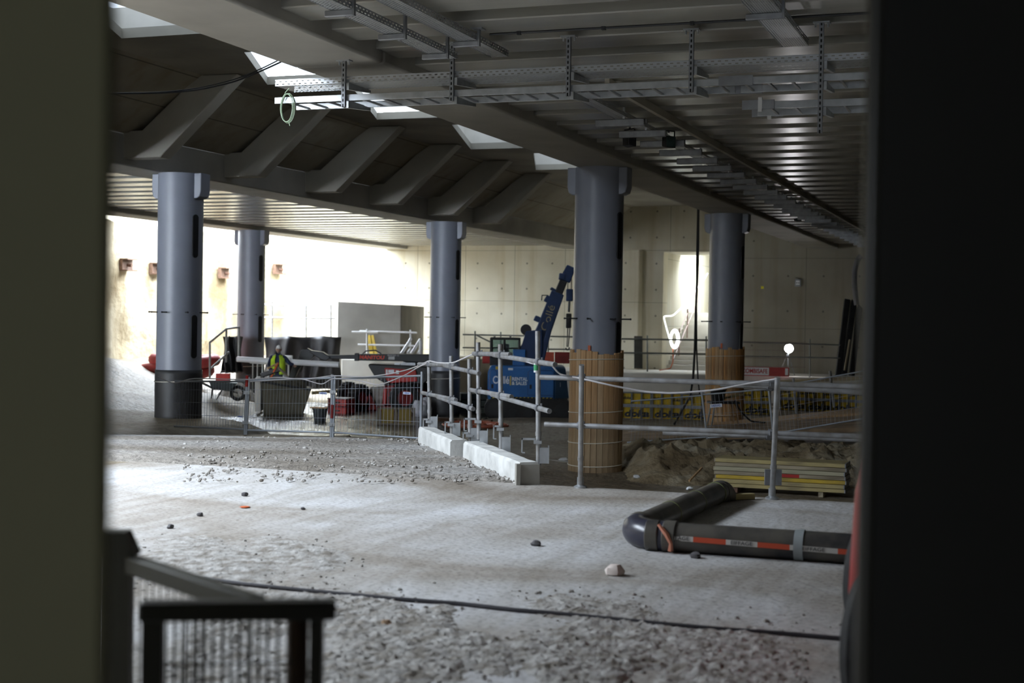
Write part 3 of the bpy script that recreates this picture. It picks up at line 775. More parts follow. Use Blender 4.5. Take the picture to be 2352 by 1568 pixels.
# white cable looped along the fence and the rails
def softpath(P, it=3, sub=5):
    q = []
    for i in range(len(P)-1):
        for k in range(sub): q.append(P[i].lerp(P[i+1], k/sub))
    q.append(P[-1])
    for _ in range(it): q = [q[0]]+[(q[i-1]+q[i]*2+q[i+1])/4 for i in range(1, len(q)-1)]+[q[-1]]
    return q
cable_w = M('white cable sheath', (.62, .60, .62), .45, var=.06)
P = [at(x, y, D) for x, y, D in ((362, 864, 22.4), (400, 882, 22.4), (440, 868, 22.3), (567, 872, 21.9), (640, 866, 21.7), (700, 872, 21.6), (763, 862, 21.5), (840, 866, 21.3), (900, 858, 20.9), (940, 848, 20.2), (966, 838, kD(966)-.12), (985, 828, kD(985)-.1),
    (1005, 833, kD(1005)-.12), (1040, 834, kD(1040)-.1), (1075, 818, kD(1075)-.1), (1095, 810, kD(1095)-.1), (1140, 816, kD(1140)-.1), (1190, 822, kD(1190)-.1), (1225, 836, kD(1225)-.1), (1262, 832, 13.7), (1285, 860, 13.5), (1330, 868, 13.2), (1400, 884, 13.1), (1480, 900, 13.1), (1550, 903, 13.0), (1640, 896, 12.9), (1720, 880, 12.8), (1784, 870, 12.65))]
b = MB(); b.path(softpath(P, 2), .0085, 8); o = b.build('white_cable', cable_w); tag(o, 'white cable looped along the mesh fence and guard rails', 'cable')
P = [at(x, y, D) for x, y, D in ((575, 876, 21.85), (640, 872, 21.6), (690, 868, 21.5), (740, 884, 21.45), (763, 868, 21.4), (820, 872, 21.2), (870, 886, 20.9), (930, 862, 20.1), (962, 842, kD(966)-.16), (986, 832, kD(985)-.14))]
b = MB(); b.path(softpath(P, 2), .008, 8); o = b.build('white_cable', cable_w); tag(o, 'second white cable drooping along the mesh fence up to the kerb posts', 'cable')

# fence behind the earth mound
g = 'mesh fence panels above the earth mound'
def rf(label, xb0, yb0, xt0, yt0, xb1, yb1, xt1, yt1, D0, D1, posts, sign=None, nw=20):
    return fence(label, at(xb0, yb0, D0), at(xt0, yt0, D0), at(xb1, yb1, D1), at(xt1, yt1, D1), g, sign, posts, nw)
rf('mesh fence panel leaning out from the mud-stained clad column', 1440, 1022, 1450, 918, 1622, 1010, 1612, 905, 29.2, 28.4, (0, 0), None, 22)
rf('mesh fence panel with a blue lettered plate in front of the stool', 1625, 1012, 1612, 903, 1776, 1000, 1765, 890, 28.4, 28, (1, 1), (.19, .72, .24, 0), 16)
rf('mesh fence panel rising past the guard post to the dark board', 1780, 1002, 1768, 888, 1985, 968, 1985, 848, 28, 27, (0, 1), None, 22)

# ------------------------------------------------------------------ drain pipe on the slab
pipe_m, nt, b_ = newmat('dusty black pipe'); b_.inputs['Roughness'].default_value = .38
dust = ramp(nt, nz(nt, 3, 7, (1, 1, 1)), [(.42, (.022, .022, .027)), (.62, (.11, .10, .085))])
nt.links.new(dust, b_.inputs['Base Color'])
R = .098
A = atz(1436, 1262, 0)+Vector((0, .08, R)); B = atz(1990, 1302, 0)+Vector((0, .1, R)); C = atz(1660, 1150, 0)+Vector((0, 0, R))
C = at(1652, 1128, 12.4); C.z = R
dx = (B-A).normalized(); dc = (C-A).normalized()
t = thing('drain_pipe', 'dusty black drain pipe bending across the slab and over its edge', 'pipe', (A.x, A.y, 0))
e1 = A+dx*.32; e2 = A+dc*.34
b = MB(); b.tube(e1, B+dx*1.2, R, 32); b.build('straight_pipe', pipe_m, t, world=True)
b = MB(); b.tube(e2, C, R*.94, 32); b.build('straight_pipe', pipe_m, t, world=True)
def bez(p0, p1, p2, n=14): return [p0*(1-k)**2+p1*2*k*(1-k)+p2*k*k for k in [i/n for i in range(n+1)]]
b = MB(); b.path(bez(e2+dc*.06, A, e1+dx*.02), R*1.06, 28); b.build('elbow', M('cleaner black pipe', (.028, .028, .045), .3, var=.3, scale=6), t, world=True)
for p, d, r in ((e1, dx, 1.13), (e2, dc, 1.1), (A+dx*.2, dx, 1.1)):
    b = MB(); b.tube(p-d*.04, p+d*.05, R*r, 28); b.build('collar', pipe_m, t, world=True, bev=.006)
edge = C+dc*.2
b = MB(); b.path(bez(C-dc*.02, edge+dc*.12, edge+dc*.12+Vector((0, 0, -.28)))+[edge+dc*.12+Vector((0, 0, -1.1))], R*.98, 28); b.build('elbow', pipe_m, t, world=True)
b = MB(); b.tube(C-dc*.16, C-dc*.14, R*1.0, 28); b.build('tie', M('olive tie', (.2, .22, .1)), t, world=True)
for q in (.42, .7):
    c = A.lerp(C, q); b = MB(); b.tube(c-dc*.006, c+dc*.006, R*.98, 28); b.build('tie', MATS['olive tie'], t, world=True)
grey_clip = M('grey clip', (.33, .36, .37), .4, var=.1)
for px in (1497, 1833):
    k = (atz(px, 1290, 0)-A).dot(dx); c = A+dx*k; b = MB(); b.tube(c-dx*.03, c+dx*.03, R*1.07, 28); b.build('pipe_clip', grey_clip, t, world=True)
# warning tape stretched along the pipe
fn = Vector((dx.y, -dx.x, 0)).normalized()
def tape(s0, s1, mat, n=10):
    b = MB(); vs = []
    for i in range(n+1):
        s = s0+(s1-s0)*i/n; a0 = math.radians(8-16*min(1, s/1.9)); c = A+dx*s
        w = .17 if s > .4 else .1
        for a in (a0+w, a0-w): vs.append(c+fn*(math.cos(a)*(R*1.012+.004))+Vector((0, 0, math.sin(a)*(R*1.012+.004))))
    b.add(vs, [(2*i, 2*i+1, 2*i+3, 2*i+2) for i in range(n)]); return b.build('tape_band', mat, t, world=True)
tw, to = M('warning tape white', (.6, .58, .55), .4, var=.05), M('warning tape red', (.62, .09, .04), .4, var=.05)
seg = [.30, .50, .72, .93, 1.14, 1.45, 1.75]
for i in range(len(seg)-1):
    o = tape(seg[i], seg[i+1], tw if i % 2 == 0 else to)
    if i % 2 == 0:
        s = (seg[i]+seg[i+1])/2; a0 = math.radians(8-16*min(1, s/1.9))
        c = A+dx*s+fn*(math.cos(a0)*(R*1.012+.007))+Vector((0, 0, math.sin(a0)*(R*1.012+.007)))
        letters('lettering', 'EIFFAGE', .034, black, t, WM[t.name].inverted() @ frame(c, dx) @ FACE, .0008, sx=1.2)
b = MB(); c = A+dx*.28+Vector((0, -R*1.0, 0)); b.path([c+Vector((-.05, .02, .09)), c+Vector((0, -.02, .03)), c+Vector((.03, -.03, -.03)), c+Vector((.03, -.02, -.08))], [.012, .02, .014, .02], 6); b.build('tape_knot', M('faded tape', (.55, .22, .14), .5), t, world=True)
# ------------------------------------------------------------------ earth mound, boards, litter
mud_m, nt, b_ = newmat('clay mound')
c = ramp(nt, nz(nt, 1.1, 8, (1, 1, 1), .4), [(.33, (.16, .115, .06)), (.5, (.30, .235, .14)), (.66, (.42, .37, .27))])
nt.links.new(c, b_.inputs['Base Color']); b_.inputs['Roughness'].default_value = .9; bump(nt, b_, nz(nt, 7, 9), 1, .07)
def mound(a, c):
    X = 1.75+a*10.5; D = 24.0+c*6.2-.06*(X-3)
    k = ss(c/.46)*ss(a/.1+.12); back = 1-.35*ss((c-.6)/.4)
    p = Vector((X*1.7, D*1.7, 3)); n = noise.noise(p)*.16+abs(noise.noise(p*2.3))*.17+noise.noise(p*5)*.05
    return (X, D, -1.34+(.50*k*back+.04*a)+n*min(1, k*1.6+.05))
b = MB(); b.grid(mound, 150, 90); o = b.build('earth_mound', mud_m); tag(o, 'heap of dug clay piled behind the board stack and guard rail', 'earth', kind='stuff')
def plank_box(name, label, cat, p0, p1, w, h, mat, group=None, up=(0, 0, 1), part=None):
    b = MB(); p0, p1 = Vector(p0), Vector(p1); L = (p1-p0).length
    b.box((L/2, 0, 0), (L, w, h)); o = b.build(name, mat, m=frame(p0, p1-p0, up), bev=min(w, h)*.08); return tag(o, label, cat, group)
a = atz(1640, 1128, -1.25); a.y = 24.0; a = at(1641, 1100, 23.9)
ordn = ['topmost', 'second from the top', 'third from the top', 'middle', 'third from the bottom', 'second from the bottom', 'lowest']
look = ['dirty yellow-grey', 'brown stained', 'pale grey', 'red-marked brown', 'bright yellow edged', 'yellow edged', 'mud-splashed yellow']
mt = [yel_dirt, wood_g, M('pale grey board', (.42, .39, .27), .8, var=.15, scale=3, sc3=(.6, 4, 4)), wood_g, M('bright yellow edge', (.55, .38, .03), .6, var=.25, scale=3, sc3=(.7, 3, 3), col2=(.3, .22, .06)), MATS['dirty yellow edge'], yel_dirt]
for k in range(7):
    z = -1.16+.068*(6-k)+.034; j = .02*math.sin(k*2.1)
    t = thing('formwork_board', look[k]+' formwork board, '+ordn[k]+' of its stack behind the pipe', 'board', (a.x+j, a.y+j, z), -TH, 'formwork boards stacked behind the pipe')
    b = MB(); b.bx(0, 2.14, -.02, .58, -.032, .032); b.build('board', mt[k], t, bev=.006)
    for x in (0, 2.13):
        b = MB(); b.bx(x-.004, x+.014, -.024, .584, -.033, .033); b.build('end_cap', galv_dk if x else wood_g, t)
    if k == 3:
        b = MB(); b.bx(.96, 1.4, -.024, -.02, -.026, .026); b.build('red_mark', red_p, t)
for x, lab in ((.35, 'timber bearer under the board stack, by the pipe end'), (1.75, 'timber bearer under the board stack, by the dark board')):
    p = Vector((a.x, a.y, -1.205))+HALL.to_3x3() @ Vector((x, 0, 0)); q = p+HALL.to_3x3() @ Vector((0, .6, 0))
    plank_box('bearer', lab, 'timber', p, q, .08, .09, rust if x < 1 else wood_g, 'bearers under the board stack')
p = atz(1672, 1141, .03); plank_box('timber_offcut', 'small yellow timber offcut on the slab edge beside the pipe', 'timber', p, p+Vector((.24, .1, 0)), .06, .05, yel_dirt)
plank_box('wooden_stick', 'wooden stick leaning on the clay heap', 'stick', at(1583, 1104, 24.3), at(1612, 1074, 24.9), .03, .03, wood_p)
def quadslab(name, label, cat, pts, th, mat, group=None):
    b = MB(); v = [Vector(p) for p in pts]; d = Vector((0, 0, th))
    b.hexa([v[0]-d, v[1]-d, v[3]-d, v[2]-d, v[0], v[1], v[3], v[2]]); o = b.build(name, mat); return tag(o, label, cat, group)
quadslab('ramp_board', 'plywood ramp sheet rising behind the clay heap, nearer the clad column', 'ramp', [at(1425, 1014, 30.2), at(1712, 996, 29.6), at(1712, 972, 33), at(1425, 985, 33.6)], .1, wood_w, 'plywood ramp behind the heap')
quadslab('ramp_board', 'plywood ramp sheet rising behind the clay heap, running to the dark board', 'ramp', [at(1714, 996, 29.6), at(1995, 978, 29), at(1995, 952, 32.4), at(1714, 972, 33)], .1, wood_w, 'plywood ramp behind the heap')
quadslab('ramp_plank', 'long pale plank edging the top of the plywood ramp', 'plank', [at(1640, 982, 33.6), at(1995, 945, 32.8), at(1995, 934, 35), at(1640, 970, 36)], .09, wood_p)
quadslab('board', 'pale flat board lying on the pit floor beside the clad column', 'board', [at(1212, 1050, 28.8), at(1318, 1062, 27.8), at(1318, 1044, 29.9), at(1240, 1042, 30.3)], .05, M('wet pale board', (.42, .40, .37), .5, var=.1))
def litter(label, px, py, z, r, mat=white_p):
    p = atz(px, py, z); b = MB(); b.rock((p.x, p.y, z+r*.3), r, px, .5); o = b.build('litter', mat); tag(o, label, 'litter')
litter('white crumpled scrap on the mud beside the pale board', 1293, 1062, -1.25, .12)
litter('white scrap at the foot of the clay heap', 1462, 1097, -1.2, .07)
litter('white scrap on the slab behind the pipe', 1584, 1124, 0, .035)

# stones on the slab
stone_m = M('dark stone', (.11, .105, .11), .85, var=.25, scale=12, bmp=.3)
for px, py, r, mt_, lab in ((562, 1139, .032, stone_m, 'dark lone stone on the pale slab, before the mesh fence'),
    (460, 1185, .026, stone_m, 'small dark stone on the slab toward the olive board'), (391, 1213, .026, stone_m, 'small dark stone on the slab beside the olive board'),
    (696, 1170, .02, stone_m, 'tiny dark stone on the middle of the slab'), (1231, 1253, .036, stone_m, 'grey stone on the slab before the pipe elbow'),
    (1598, 1281, .036, stone_m, 'grey stone lying against the front of the pipe'), (888, 1438, .03, M('tan stone', (.36, .24, .15), .8), 'tan stone beyond the near cable'),
    (1413, 1320, .06, M('pale chalky stone', (.62, .56, .52), .8, col2=(.45, .3, .26)), 'pale pink-edged stone alone before the pipe')):
    p = atz(px, py, 0); b = MB(); b.rock((p.x, p.y, r*.45), r, px, .65); o = b.build('stone', mt_); tag(o, lab, 'stone', 'loose stones on the slab')
p = atz(562, 1166, 0); b = MB(); b.rock((p.x, p.y, .008), .045, 3, .15); o = b.build('brick_chip', orange); tag(o, 'flat orange brick chip on the slab', 'brick chip')
gravel_m, nt, b_ = newmat('crushed gravel')
nt.links.new(ramp(nt, nz(nt, 9, 3), [(.34, (.22, .195, .165)), (.5, (.36, .34, .315)), (.68, (.5, .485, .465))]), b_.inputs['Base Color']); b_.inputs['Roughness'].default_value = .95; bump(nt, b_, nz(nt, 45, 6), .8, .015)
rnd = random.Random(5)
def scatter(n, xr, yr, dens, rr, z0=0, zf=None):
    b = MB(); k = 0; tries = 0
    base = MB(); base.ball((0, 0, 0), 1, 6, 4); bv, bf = base.v, base.f
    while k < n and tries < n*30:
        tries += 1
        px, py = rnd.uniform(*xr), rnd.uniform(*yr)
        if rnd.random() > dens(px, py): continue
        p = atz(px, py, z0); z = zf(p.x, p.y) if zf else z0
        r = rr*(.4+rnd.random()**3*1.9); sd = rnd.random()*50
        rx, ry, rz_ = r*rnd.uniform(.7, 1.4), r*rnd.uniform(.7, 1.4), r*rnd.uniform(.5, 1)
        b.add([(p.x+v.x*rx*(1+.4*noise.noise(v*1.5+Vector((sd, 0, 0)))), p.y+v.y*ry*(1+.4*noise.noise(v*1.5+Vector((0, sd, 0)))), z+r*.25+v.z*rz_) for v in bv], bf); k += 1
    return b
def d1(px, py):
    n = noise.noise(Vector((px/330, py/120, 1)))+.5*noise.noise(Vector((px/90, py/40, 4)))
    edge = ss((py-(1330+max(0, (px-1300))*.10))/120)*ss((2000-px)/500)
    return edge*max(0, min(1, .55+1.3*n))
def make_bed(label, dens, GX0, GX1, GD0, GD1, nx_, ny_, amp):
    def bed(a, c):
        X, D = GX0+(GX1-GX0)*a, GD0+(GD1-GD0)*c
        px, py = 1176+X/D*3300, 735+CZ/D*3300
        dd = dens(px, py); m = max(0, min(1, .25+1.5*dd))*ss(a/.08)*ss((1-a)/.1) if dd > 0 else 0
        p = Vector((X, D, 0)); h = .5+noise.noise(p*7)*.3+noise.noise(p*24)*.45+noise.noise(p*50)*.4
        return (X, D, -.02+m*(.021+amp*h))
    b = MB(); b.grid(bed, nx_, ny_); o = b.build('gravel_bed', gravel_m); tag(o, label, 'gravel', kind='stuff')
make_bed('lumpy bed of dusty gravel on the near part of the slab', d1, -1.75, 2.3, 5.9, 9.6, 300, 280, .03)
o = scatter(4500, (560, 1950), (1310, 1575), d1, .0062).build('gravel', gravel_m, flat=True); tag(o, 'loose crushed gravel strewn over the near part of the slab', 'gravel', kind='stuff')
def d2(px, py): return ss((py-1200)/100)*ss((1380-py)/40)*max(0, .5+1.2*noise.noise(Vector((px/200, py/60, 9))))*ss((900-px)/300)
make_bed('lumpy patch of gravel on the slab beside the wire barrier', d2, -3.0, -.4, 7.6, 11.2, 200, 240, .022)
o = scatter(900, (300, 900), (1200, 1400), d2, .0055).build('gravel', gravel_m, flat=True); tag(o, 'loose gravel patch on the slab beside the wire barrier', 'gravel', kind='stuff')
def d3(px, py):
    D = CZ*3300/(py-735); 
    return max(0, .25+noise.noise(Vector((px/90, py/14, 2))))+(1.0 if abs((px-1176)/3300*D-kerbx(D)+.22) < .12 else 0)
o = scatter(1500, (420, 1230), (1004, 1112), d3, .011, 0, lambda x, y: gz(x, y)).build('gravel', gravel_m, flat=True); tag(o, 'gravel crumbs on the bank along the kerb blocks', 'gravel', kind='stuff')
# cable lying on the slab
P = [atz(x, y, .012) for x, y in ((300, 1300), (395, 1316), (470, 1328), (560, 1341), (700, 1355), (900, 1374), (1060, 1386), (1180, 1400), (1300, 1410), (1480, 1428), (1640, 1443), (1800, 1454), (1935, 1466), (2020, 1472))]
b = MB(); b.path(softpath(P, 1), .0115, 8); o = b.build('ground_cable', M('dusty black cable', (.035, .032, .04), .6)); tag(o, 'black cable lying across the near slab', 'cable')

# ------------------------------------------------------------------ fixtures at the end wall
def W(px, py, v=-29.55): return atv(px, py, v)
yrust = M('rusty anchor steel', (.13, .075, .05), .7, .2, var=.25, scale=9)
ap = ((292, 608, .5, 'nearest the olive board'), (360, 617, .5, 'half hidden by the wide dark column'), (516, 627, .5, 'between the two wrapped columns'),
      (640, 618, .45, 'first beyond the pale column'), (697, 622, .42, 'second beyond the pale column'), (755, 625, .42, 'third beyond the pale column'), (806, 628, .4, 'last before the end wall'))
for px, py, s_, lab in ap:
    p = W(px, py)
    t = thing('anchor_head', 'rusty ground anchor head on the retaining wall, '+lab, 'anchor', p, -TH+math.pi/2, 'ground anchor heads on the retaining wall')
    for sz in (-1, 1):
        b = MB(); b.bx(-.3, .3, -.22, .1, sz*.19-.02, sz*.19+.02); b.build('flange', yrust, t)
    b = MB(); b.bx(-.3, .3, -.02, .12, -.17, .17); b.build('web', yrust, t)
    b = MB(); b.tube((0, -.03, 0), (0, -.2, -.02), .06, 10); b.build('bolt', rust, t)
# landing rails
def simple_rail(label, posts, rails, r=.024, mat=None, group='scaffold rails at the end wall'):
    mat = mat or tube_m; p0 = posts[0][0]
    t = thing('guard_rail', label, 'guard rail', p0, 0, group)
    for p, q in posts: b = MB(); b.tube(p, q, r, 8); b.build('post', mat, t, world=True)
    for p, q in rails: b = MB(); b.tube(p, q, r, 8); b.build('rail', mat, t, world=True)
    return t
dim_tube = M('dim scaffold tube', (.16, .17, .16), .5, .4, var=.2)
simple_rail('scaffold rail on the landing before the stairs', [(at(1487, 853, 51.5), at(1487, 770, 51.5)), (at(1622, 853, 51), at(1622, 772, 51))], [(at(1425, 778, 51.4), at(1630, 781, 50.9)), (at(1425, 810, 51.4), at(1630, 813, 50.9))], .03, dim_tube)
simple_rail('scaffold rail on the landing beyond the orange-clad column', [(at(1705, 862, 50.2), at(1705, 772, 50.2)), (at(1860, 868, 49.6), at(1860, 778, 49.6))], [(at(1700, 785, 50.2), at(1930, 792, 49.3)), (at(1700, 818, 50.2), at(1930, 822, 49.3))], .024, dim_tube)
simple_rail('scaffold rail behind the blue crane', [(at(1091, 846, 52.5), at(1091, 760, 52.5)), (at(1150, 846, 52.5), at(1150, 762, 52.5)), (at(1259, 848, 52), at(1259, 766, 52)), (at(1330, 848, 52), at(1330, 766, 52))],
            [(at(1063, 768, 52.6), at(1345, 774, 51.8)), (at(1063, 798, 52.6), at(1345, 803, 51.8)), (at(1095, 770, 52.5), at(1128, 786, 52.4))], .028, dim_tube)
simple_rail('pale scaffold rail on the concrete platform under the grey wall', [(at(843, 826, 50.3), at(843, 755, 50.3)), (at(943, 826, 50), at(943, 757, 50))],
            [(at(808, 762, 50.4), at(868, 763, 50.2)), (at(826, 760, 50.4), at(958, 764, 49.9)), (at(822, 791, 50.4), at(952, 794, 49.9))], .034, white_p)
simple_rail('tall scaffold rail in the bright pit above the black sheet', [(at(625, 785, 53), at(625, 693, 53)), (at(703, 785, 53), at(703, 697, 53)), (at(760, 785, 53), at(760, 700, 53))],
            [(at(590, 699, 53), at(640, 699, 53)), (at(608, 700, 53), at(715, 703, 53)), (at(608, 729, 53), at(770, 731, 53))], .035)
st = simple_rail('steep white stair rails beside the concrete platform', [(at(928, 845, 47.2), at(928, 812, 47.2)), (at(966, 845, 47.2), at(966, 782, 47.2))],
            [(at(922, 812, 47.2), at(944, 778, 47.6)), (at(945, 812, 47.2), at(966, 779, 47.6)), (at(936, 812, 47.2), at(942, 803, 47.6)), (at(960, 812, 47.2), at(966, 803, 47.6))], .05, white_p)
simple_rail('handrail climbing the dirt ramp beside the pale column', [(at(482, 868, 44), at(482, 785, 44)), (at(519, 832, 44.6), at(520, 755, 44.6)), (at(548, 830, 45), at(549, 752, 45))],
            [(at(482, 786, 44), at(520, 755, 44.6)), (at(520, 755, 44.6), at(550, 751, 45)), (at(484, 846, 44), at(526, 808, 44.6))], .035, galv)
# black sheets
def sheet(label, x0, x1, yt, yb, D, sag=.1, seed=1):
    def f(a, c):
        x = x0+(x1-x0)*a; top = yt+3*abs(math.sin(a*7+seed))
        p = at(x, top+(yb-top)*c, D); p.y += .12*math.sin(a*31+seed+c)*c**.5+.10*math.sin(a*13+c*2); p.x += .05*math.sin(c*5+a*9); return p
    b = MB(); b.grid(f, 70, 14); o = b.build('black_sheet', tarp, solid=.01); tag(o, label, 'sheet', 'black sheets at the far end of the pit'); return o
sheet('wide black sheet hung below the pit rail behind the worker', 606, 782, 771, 893, 49.8)
sheet('narrow black sheet hung beside the pale column', 512, 556, 770, 856, 46, seed=4)
# lamp with tripod, banner barrier, wall box, leaning beams, duct
p = at(1810, 800, 51); g0 = Vector((p.x, p.y, -.25))
t = thing('work_lamp', 'glaring white work lamp on a thin tripod at the end wall', 'work lamp', g0)
b = MB(); b.lathe([(.02, 0), (.13, .0), (.15, .04), (.1, .12), (.03, .14)], 20, T(0, -.06, p.z+.25) @ Matrix.Rotation(-math.pi/2, 4, 'X')); b.build('housing', dark_met, t)
b = MB(); b.lathe([(0.001, 0), (.135, 0), (.12, .03), (0.001, .045)], 20, T(0, -.06, p.z+.25) @ Matrix.Rotation(math.pi/2, 4, 'X')); b.build('lamp_face', emit('lamp light', (1, .98, 1), 130), t)
b = MB(); b.lathe([(.15, 0), (.155, .12), (.16, .12), (.155, 0)], 24, T(0, -.06, p.z+.25) @ Matrix.Rotation(math.pi/2, 4, 'X'), cap=False); b.build('hood', dark_met, t)
for a_ in (.5, 2.6, 4.7):
    b = MB(); b.tube((0, 0, p.z+.1), (.32*math.cos(a_), .32*math.sin(a_), 0), .012, 6); b.build('leg', galv_dk, t)
b = MB(); b.tube((0, 0, p.z*.5), (0, 0, p.z+.25), .015, 6); b.build('pole', galv_dk, t)
l = bpy.data.lights.new('work_lamp_light', 'SPOT'); l.energy = LAMP; l.color = (1, .97, .93); l.shadow_soft_size = .13; l.spot_size = math.radians(165); l.spot_blend = .5
o = bpy.data.objects.new('work_lamp_light', l); COL.objects.link(o); o.location = (p.x, p.y-.16, p.z); o.rotation_euler = (math.radians(92), 0, 0)
q = at(1700, 862, 49.7); r_ = at(1850, 868, 49.2)
t = thing('edge_barrier', 'red toe board barrier with white lettered plate on the landing', 'barrier', q, math.atan2(r_.y-q.y, r_.x-q.x)); L = (r_-q).length
b = MB(); b.bx(.0, L*.75, -.03, 0, .0, .31); b.build('toe_board', red_p, t)
b = MB(); b.bx(.02, .98, -.04, -.03, .03, .29); o = b.build('name_plate', white_p, t)
letters('lettering', 'COMBISAFE', .21, red_p, o, T(.5, -.043, .16) @ FACE, .001, sx=.8, bold=.006)
b = MB(); b.bx(L*.69, L*.735, -.04, -.03, .05, .28); b.build('white_patch', white_p, t)
b = MB(); 
for k in range(40): b.tube((L*k/39, 0, .3), (L*k/39, 0, 1.2), .004, 4)
for k in range(4): b.tube((0, 0, .33+k*.28), (L, 0, .33+k*.28), .006, 5)
b.build('wire_mesh', M('dull red wire', (.16, .10, .09), .6), t)
p = atu(1833, 649, 53.55)
t = thing('socket_box', 'small grey socket box with two dark sockets on the end wall', 'socket box', p, -TH)
b = MB(); b.bx(-.11, .11, -.06, .03, -.14, .14); b.build('box', M('grey box', (.25, .27, .29), .5), t, bev=.01)
b = MB(); b.bx(-.07, .07, -.068, -.06, -.08, .08); b.build('white_face', white_p, t)
for x in (-.035, .035): b = MB(); b.tube((x, -.075, -.01), (x, -.066, -.01), .022, 10); b.build('socket', black, t)
for px, py, lab in ((1751, 660, 'yellow paint spot on the end wall below the socket box'), (1468, 712, 'yellow paint spot on the end wall beside the stair pier')):
    p = atu(px, py, 53.59); b = MB(); b.bx(-.05, .05, -.006, .01, -.05, .05); o = b.build('paint_spot', M('yellow spray paint', (.7, .6, .02), .6), m=T(*p) @ rotz(-TH)); tag(o, lab, 'paint mark', 'yellow paint spots on the end wall')
for x0, y0, x1, y1, lab in ((1925, 862, 1946, 688, 'dark leaning beam nearest the lamp'), (1938, 864, 1962, 686, 'dark leaning beam in the middle of its row'), (1956, 862, 1978, 684, 'dark leaning beam nearest the dark board')):
    plank_box('leaning_beam', lab+', propped on the end wall', 'beam', at(x0, y0, 51.5), at(x1, y1, 52.6), .2, .12, dark_met, 'dark beams propped on the end wall', (0, 1, 0))
plank_box('leaning_batten', 'thin pale batten among the dark leaning beams', 'batten', at(1940, 850, 51.2), at(1952, 780, 51.6), .06, .05, wood_g, None, (0, 1, 0))
P = [at(x, y, 51.5) for x, y in ((1978, 588), (1970, 596), (1963, 620), (1962, 650), (1966, 685), (1968, 700))]
b = MB(); b.path(softpath(P, 2), .1, 10); o = b.build('flexible_duct', M('grey duct', (.13, .13, .14), .6)); tag(o, 'grey flexible duct hooking down above the leaning beams', 'duct')
# rope light and coil on the stairs
glow = emit('rope light glow', (.95, 1, .97), 3)
P = [at(x, y, 53.2+i*.35) for i, (x, y) in enumerate(((1538, 778), (1530, 750), (1524, 726), (1545, 725), (1560, 712), (1582, 688), (1600, 664), (1618, 640), (1625, 628)))]
t = thing('rope_light', 'glowing white rope light coiled by the stairs and strung up its wall', 'rope light', P[0])
b = MB(); b.path(softpath(P, 1), .022, 8); b.build('lit_tube', glow, t, world=True)
c = at(1549, 778, 52.6); b = MB()
for k in range(4): b.path([c+Vector((.16*math.cos(q*math.pi/12)*(1-.1*k), .05*k-.1, (.34*math.sin(q*math.pi/12)*(1-.08*k)))) for q in range(24)], .028, 8, closed=True)
b.build('lit_coil', glow, t, world=True)
b = MB(); b.path(softpath([c+Vector((-.05, 0, -.3)), at(1546, 830, 52.4), at(1540, 846, 52.3), at(1515, 850, 52)], 1), .02, 6); b.build('flex_lead', orange, t, world=True)
# handrail on the stairs
def sp_(v, k, up): return hall(54.4+k*.3, v, -.25+k*.172+up)
simple_rail('thin handrail climbing the concrete stairs', [(sp_(-13.1, k, 0), sp_(-13.1, k, 1.15)) for k in (2.5, 7, 12)], [(sp_(-13.1, -1, .98), sp_(-13.1, 13, 1.0)), (sp_(-13.1, -1, .5), sp_(-13.1, 13, .5))], .028, M('handrail tube', (.30, .2, .17), .5))
plank_box('dark_post', 'dark upright board leaning beside the stair opening', 'board', at(1466, 846, 51.6), at(1466, 772, 51.9), .3, .06, M('dark board', (.10, .10, .09), .7), None, (0, 1, 0))

# ------------------------------------------------------------------ yellow formwork panels
frame_m = M('grey formwork frame', (.17, .175, .18), .6, .3, var=.2, scale=5)
txt = M('black print', (.02, .02, .025), .6, var=0)
def formpanel(p, rz, label, scale=1):
    t = thing('yellow_formwork', label, 'formwork panel', p, rz, 'yellow formwork panels in steel frames')
    w, h = .82, .79
    b = MB()
    for x in (0, .27, .55, w): b.bx(x-.025, x+.025, -.05, .05, 0, h)
    for z in (.02, h-.02): b.bx(0, w, -.05, .05, z-.02, z+.02)
    b.build('frame', frame_m, t)
    b = MB(); b.bx(-.03, w+.03, -.09, -.05, .36, .45); b.build('waler', galv_dk, t)
    for i, x in enumerate((.135, .41, .685)):
        b = MB(); b.bx(x-.115, x+.115, .02, .035, .04, h-.04); o = b.build('plywood_sheet', yellow_p, t)
    letters('lettering', 'doka', .26, txt, t, T(.41, .016, .17) @ FACE, .001, sx=1.35, shear=.15, bold=.012)
    letters('lettering', 'doka', .11, txt, t, T(.14, .016, .62) @ FACE, .001, shear=.15, bold=.004)
    letters('lettering', 'doka', .11, txt, t, T(.68, .016, .58) @ FACE, .001, shear=.15, bold=.004)
    return t
base = None
rows = [(1428, 968, 40.8, 'standing beside the mud-stained clad column'), (1497, 970, 40.7, 'second of its row from the mud-stained clad column'), (1566, 972, 40.5, 'end of its row by the work stand'),
        (1705, 958, 43.5, 'short of the guard post, beside the orange-clad column'), (1792, 947, 46, 'first of the dim row beyond the guard post'), (1850, 946, 45.6, 'second of the dim row beyond the guard post'), (1908, 945, 45.2, 'third of the dim row beyond the guard post'), (1966, 944, 44.9, 'last of the dim row at the dark board')]
for i, (px, py, D, lab) in enumerate(rows):
    p = at(px, py, D); p.z = -1.22
    if base is None: base = formpanel(p, -.12, 'yellow formwork panel in a grey frame, '+lab)
    else: dup(base, T(*p) @ rotz(-.1-.02*(i % 3)), 'yellow formwork panel in a grey frame, '+lab)
p = at(1868, 900, 41); 
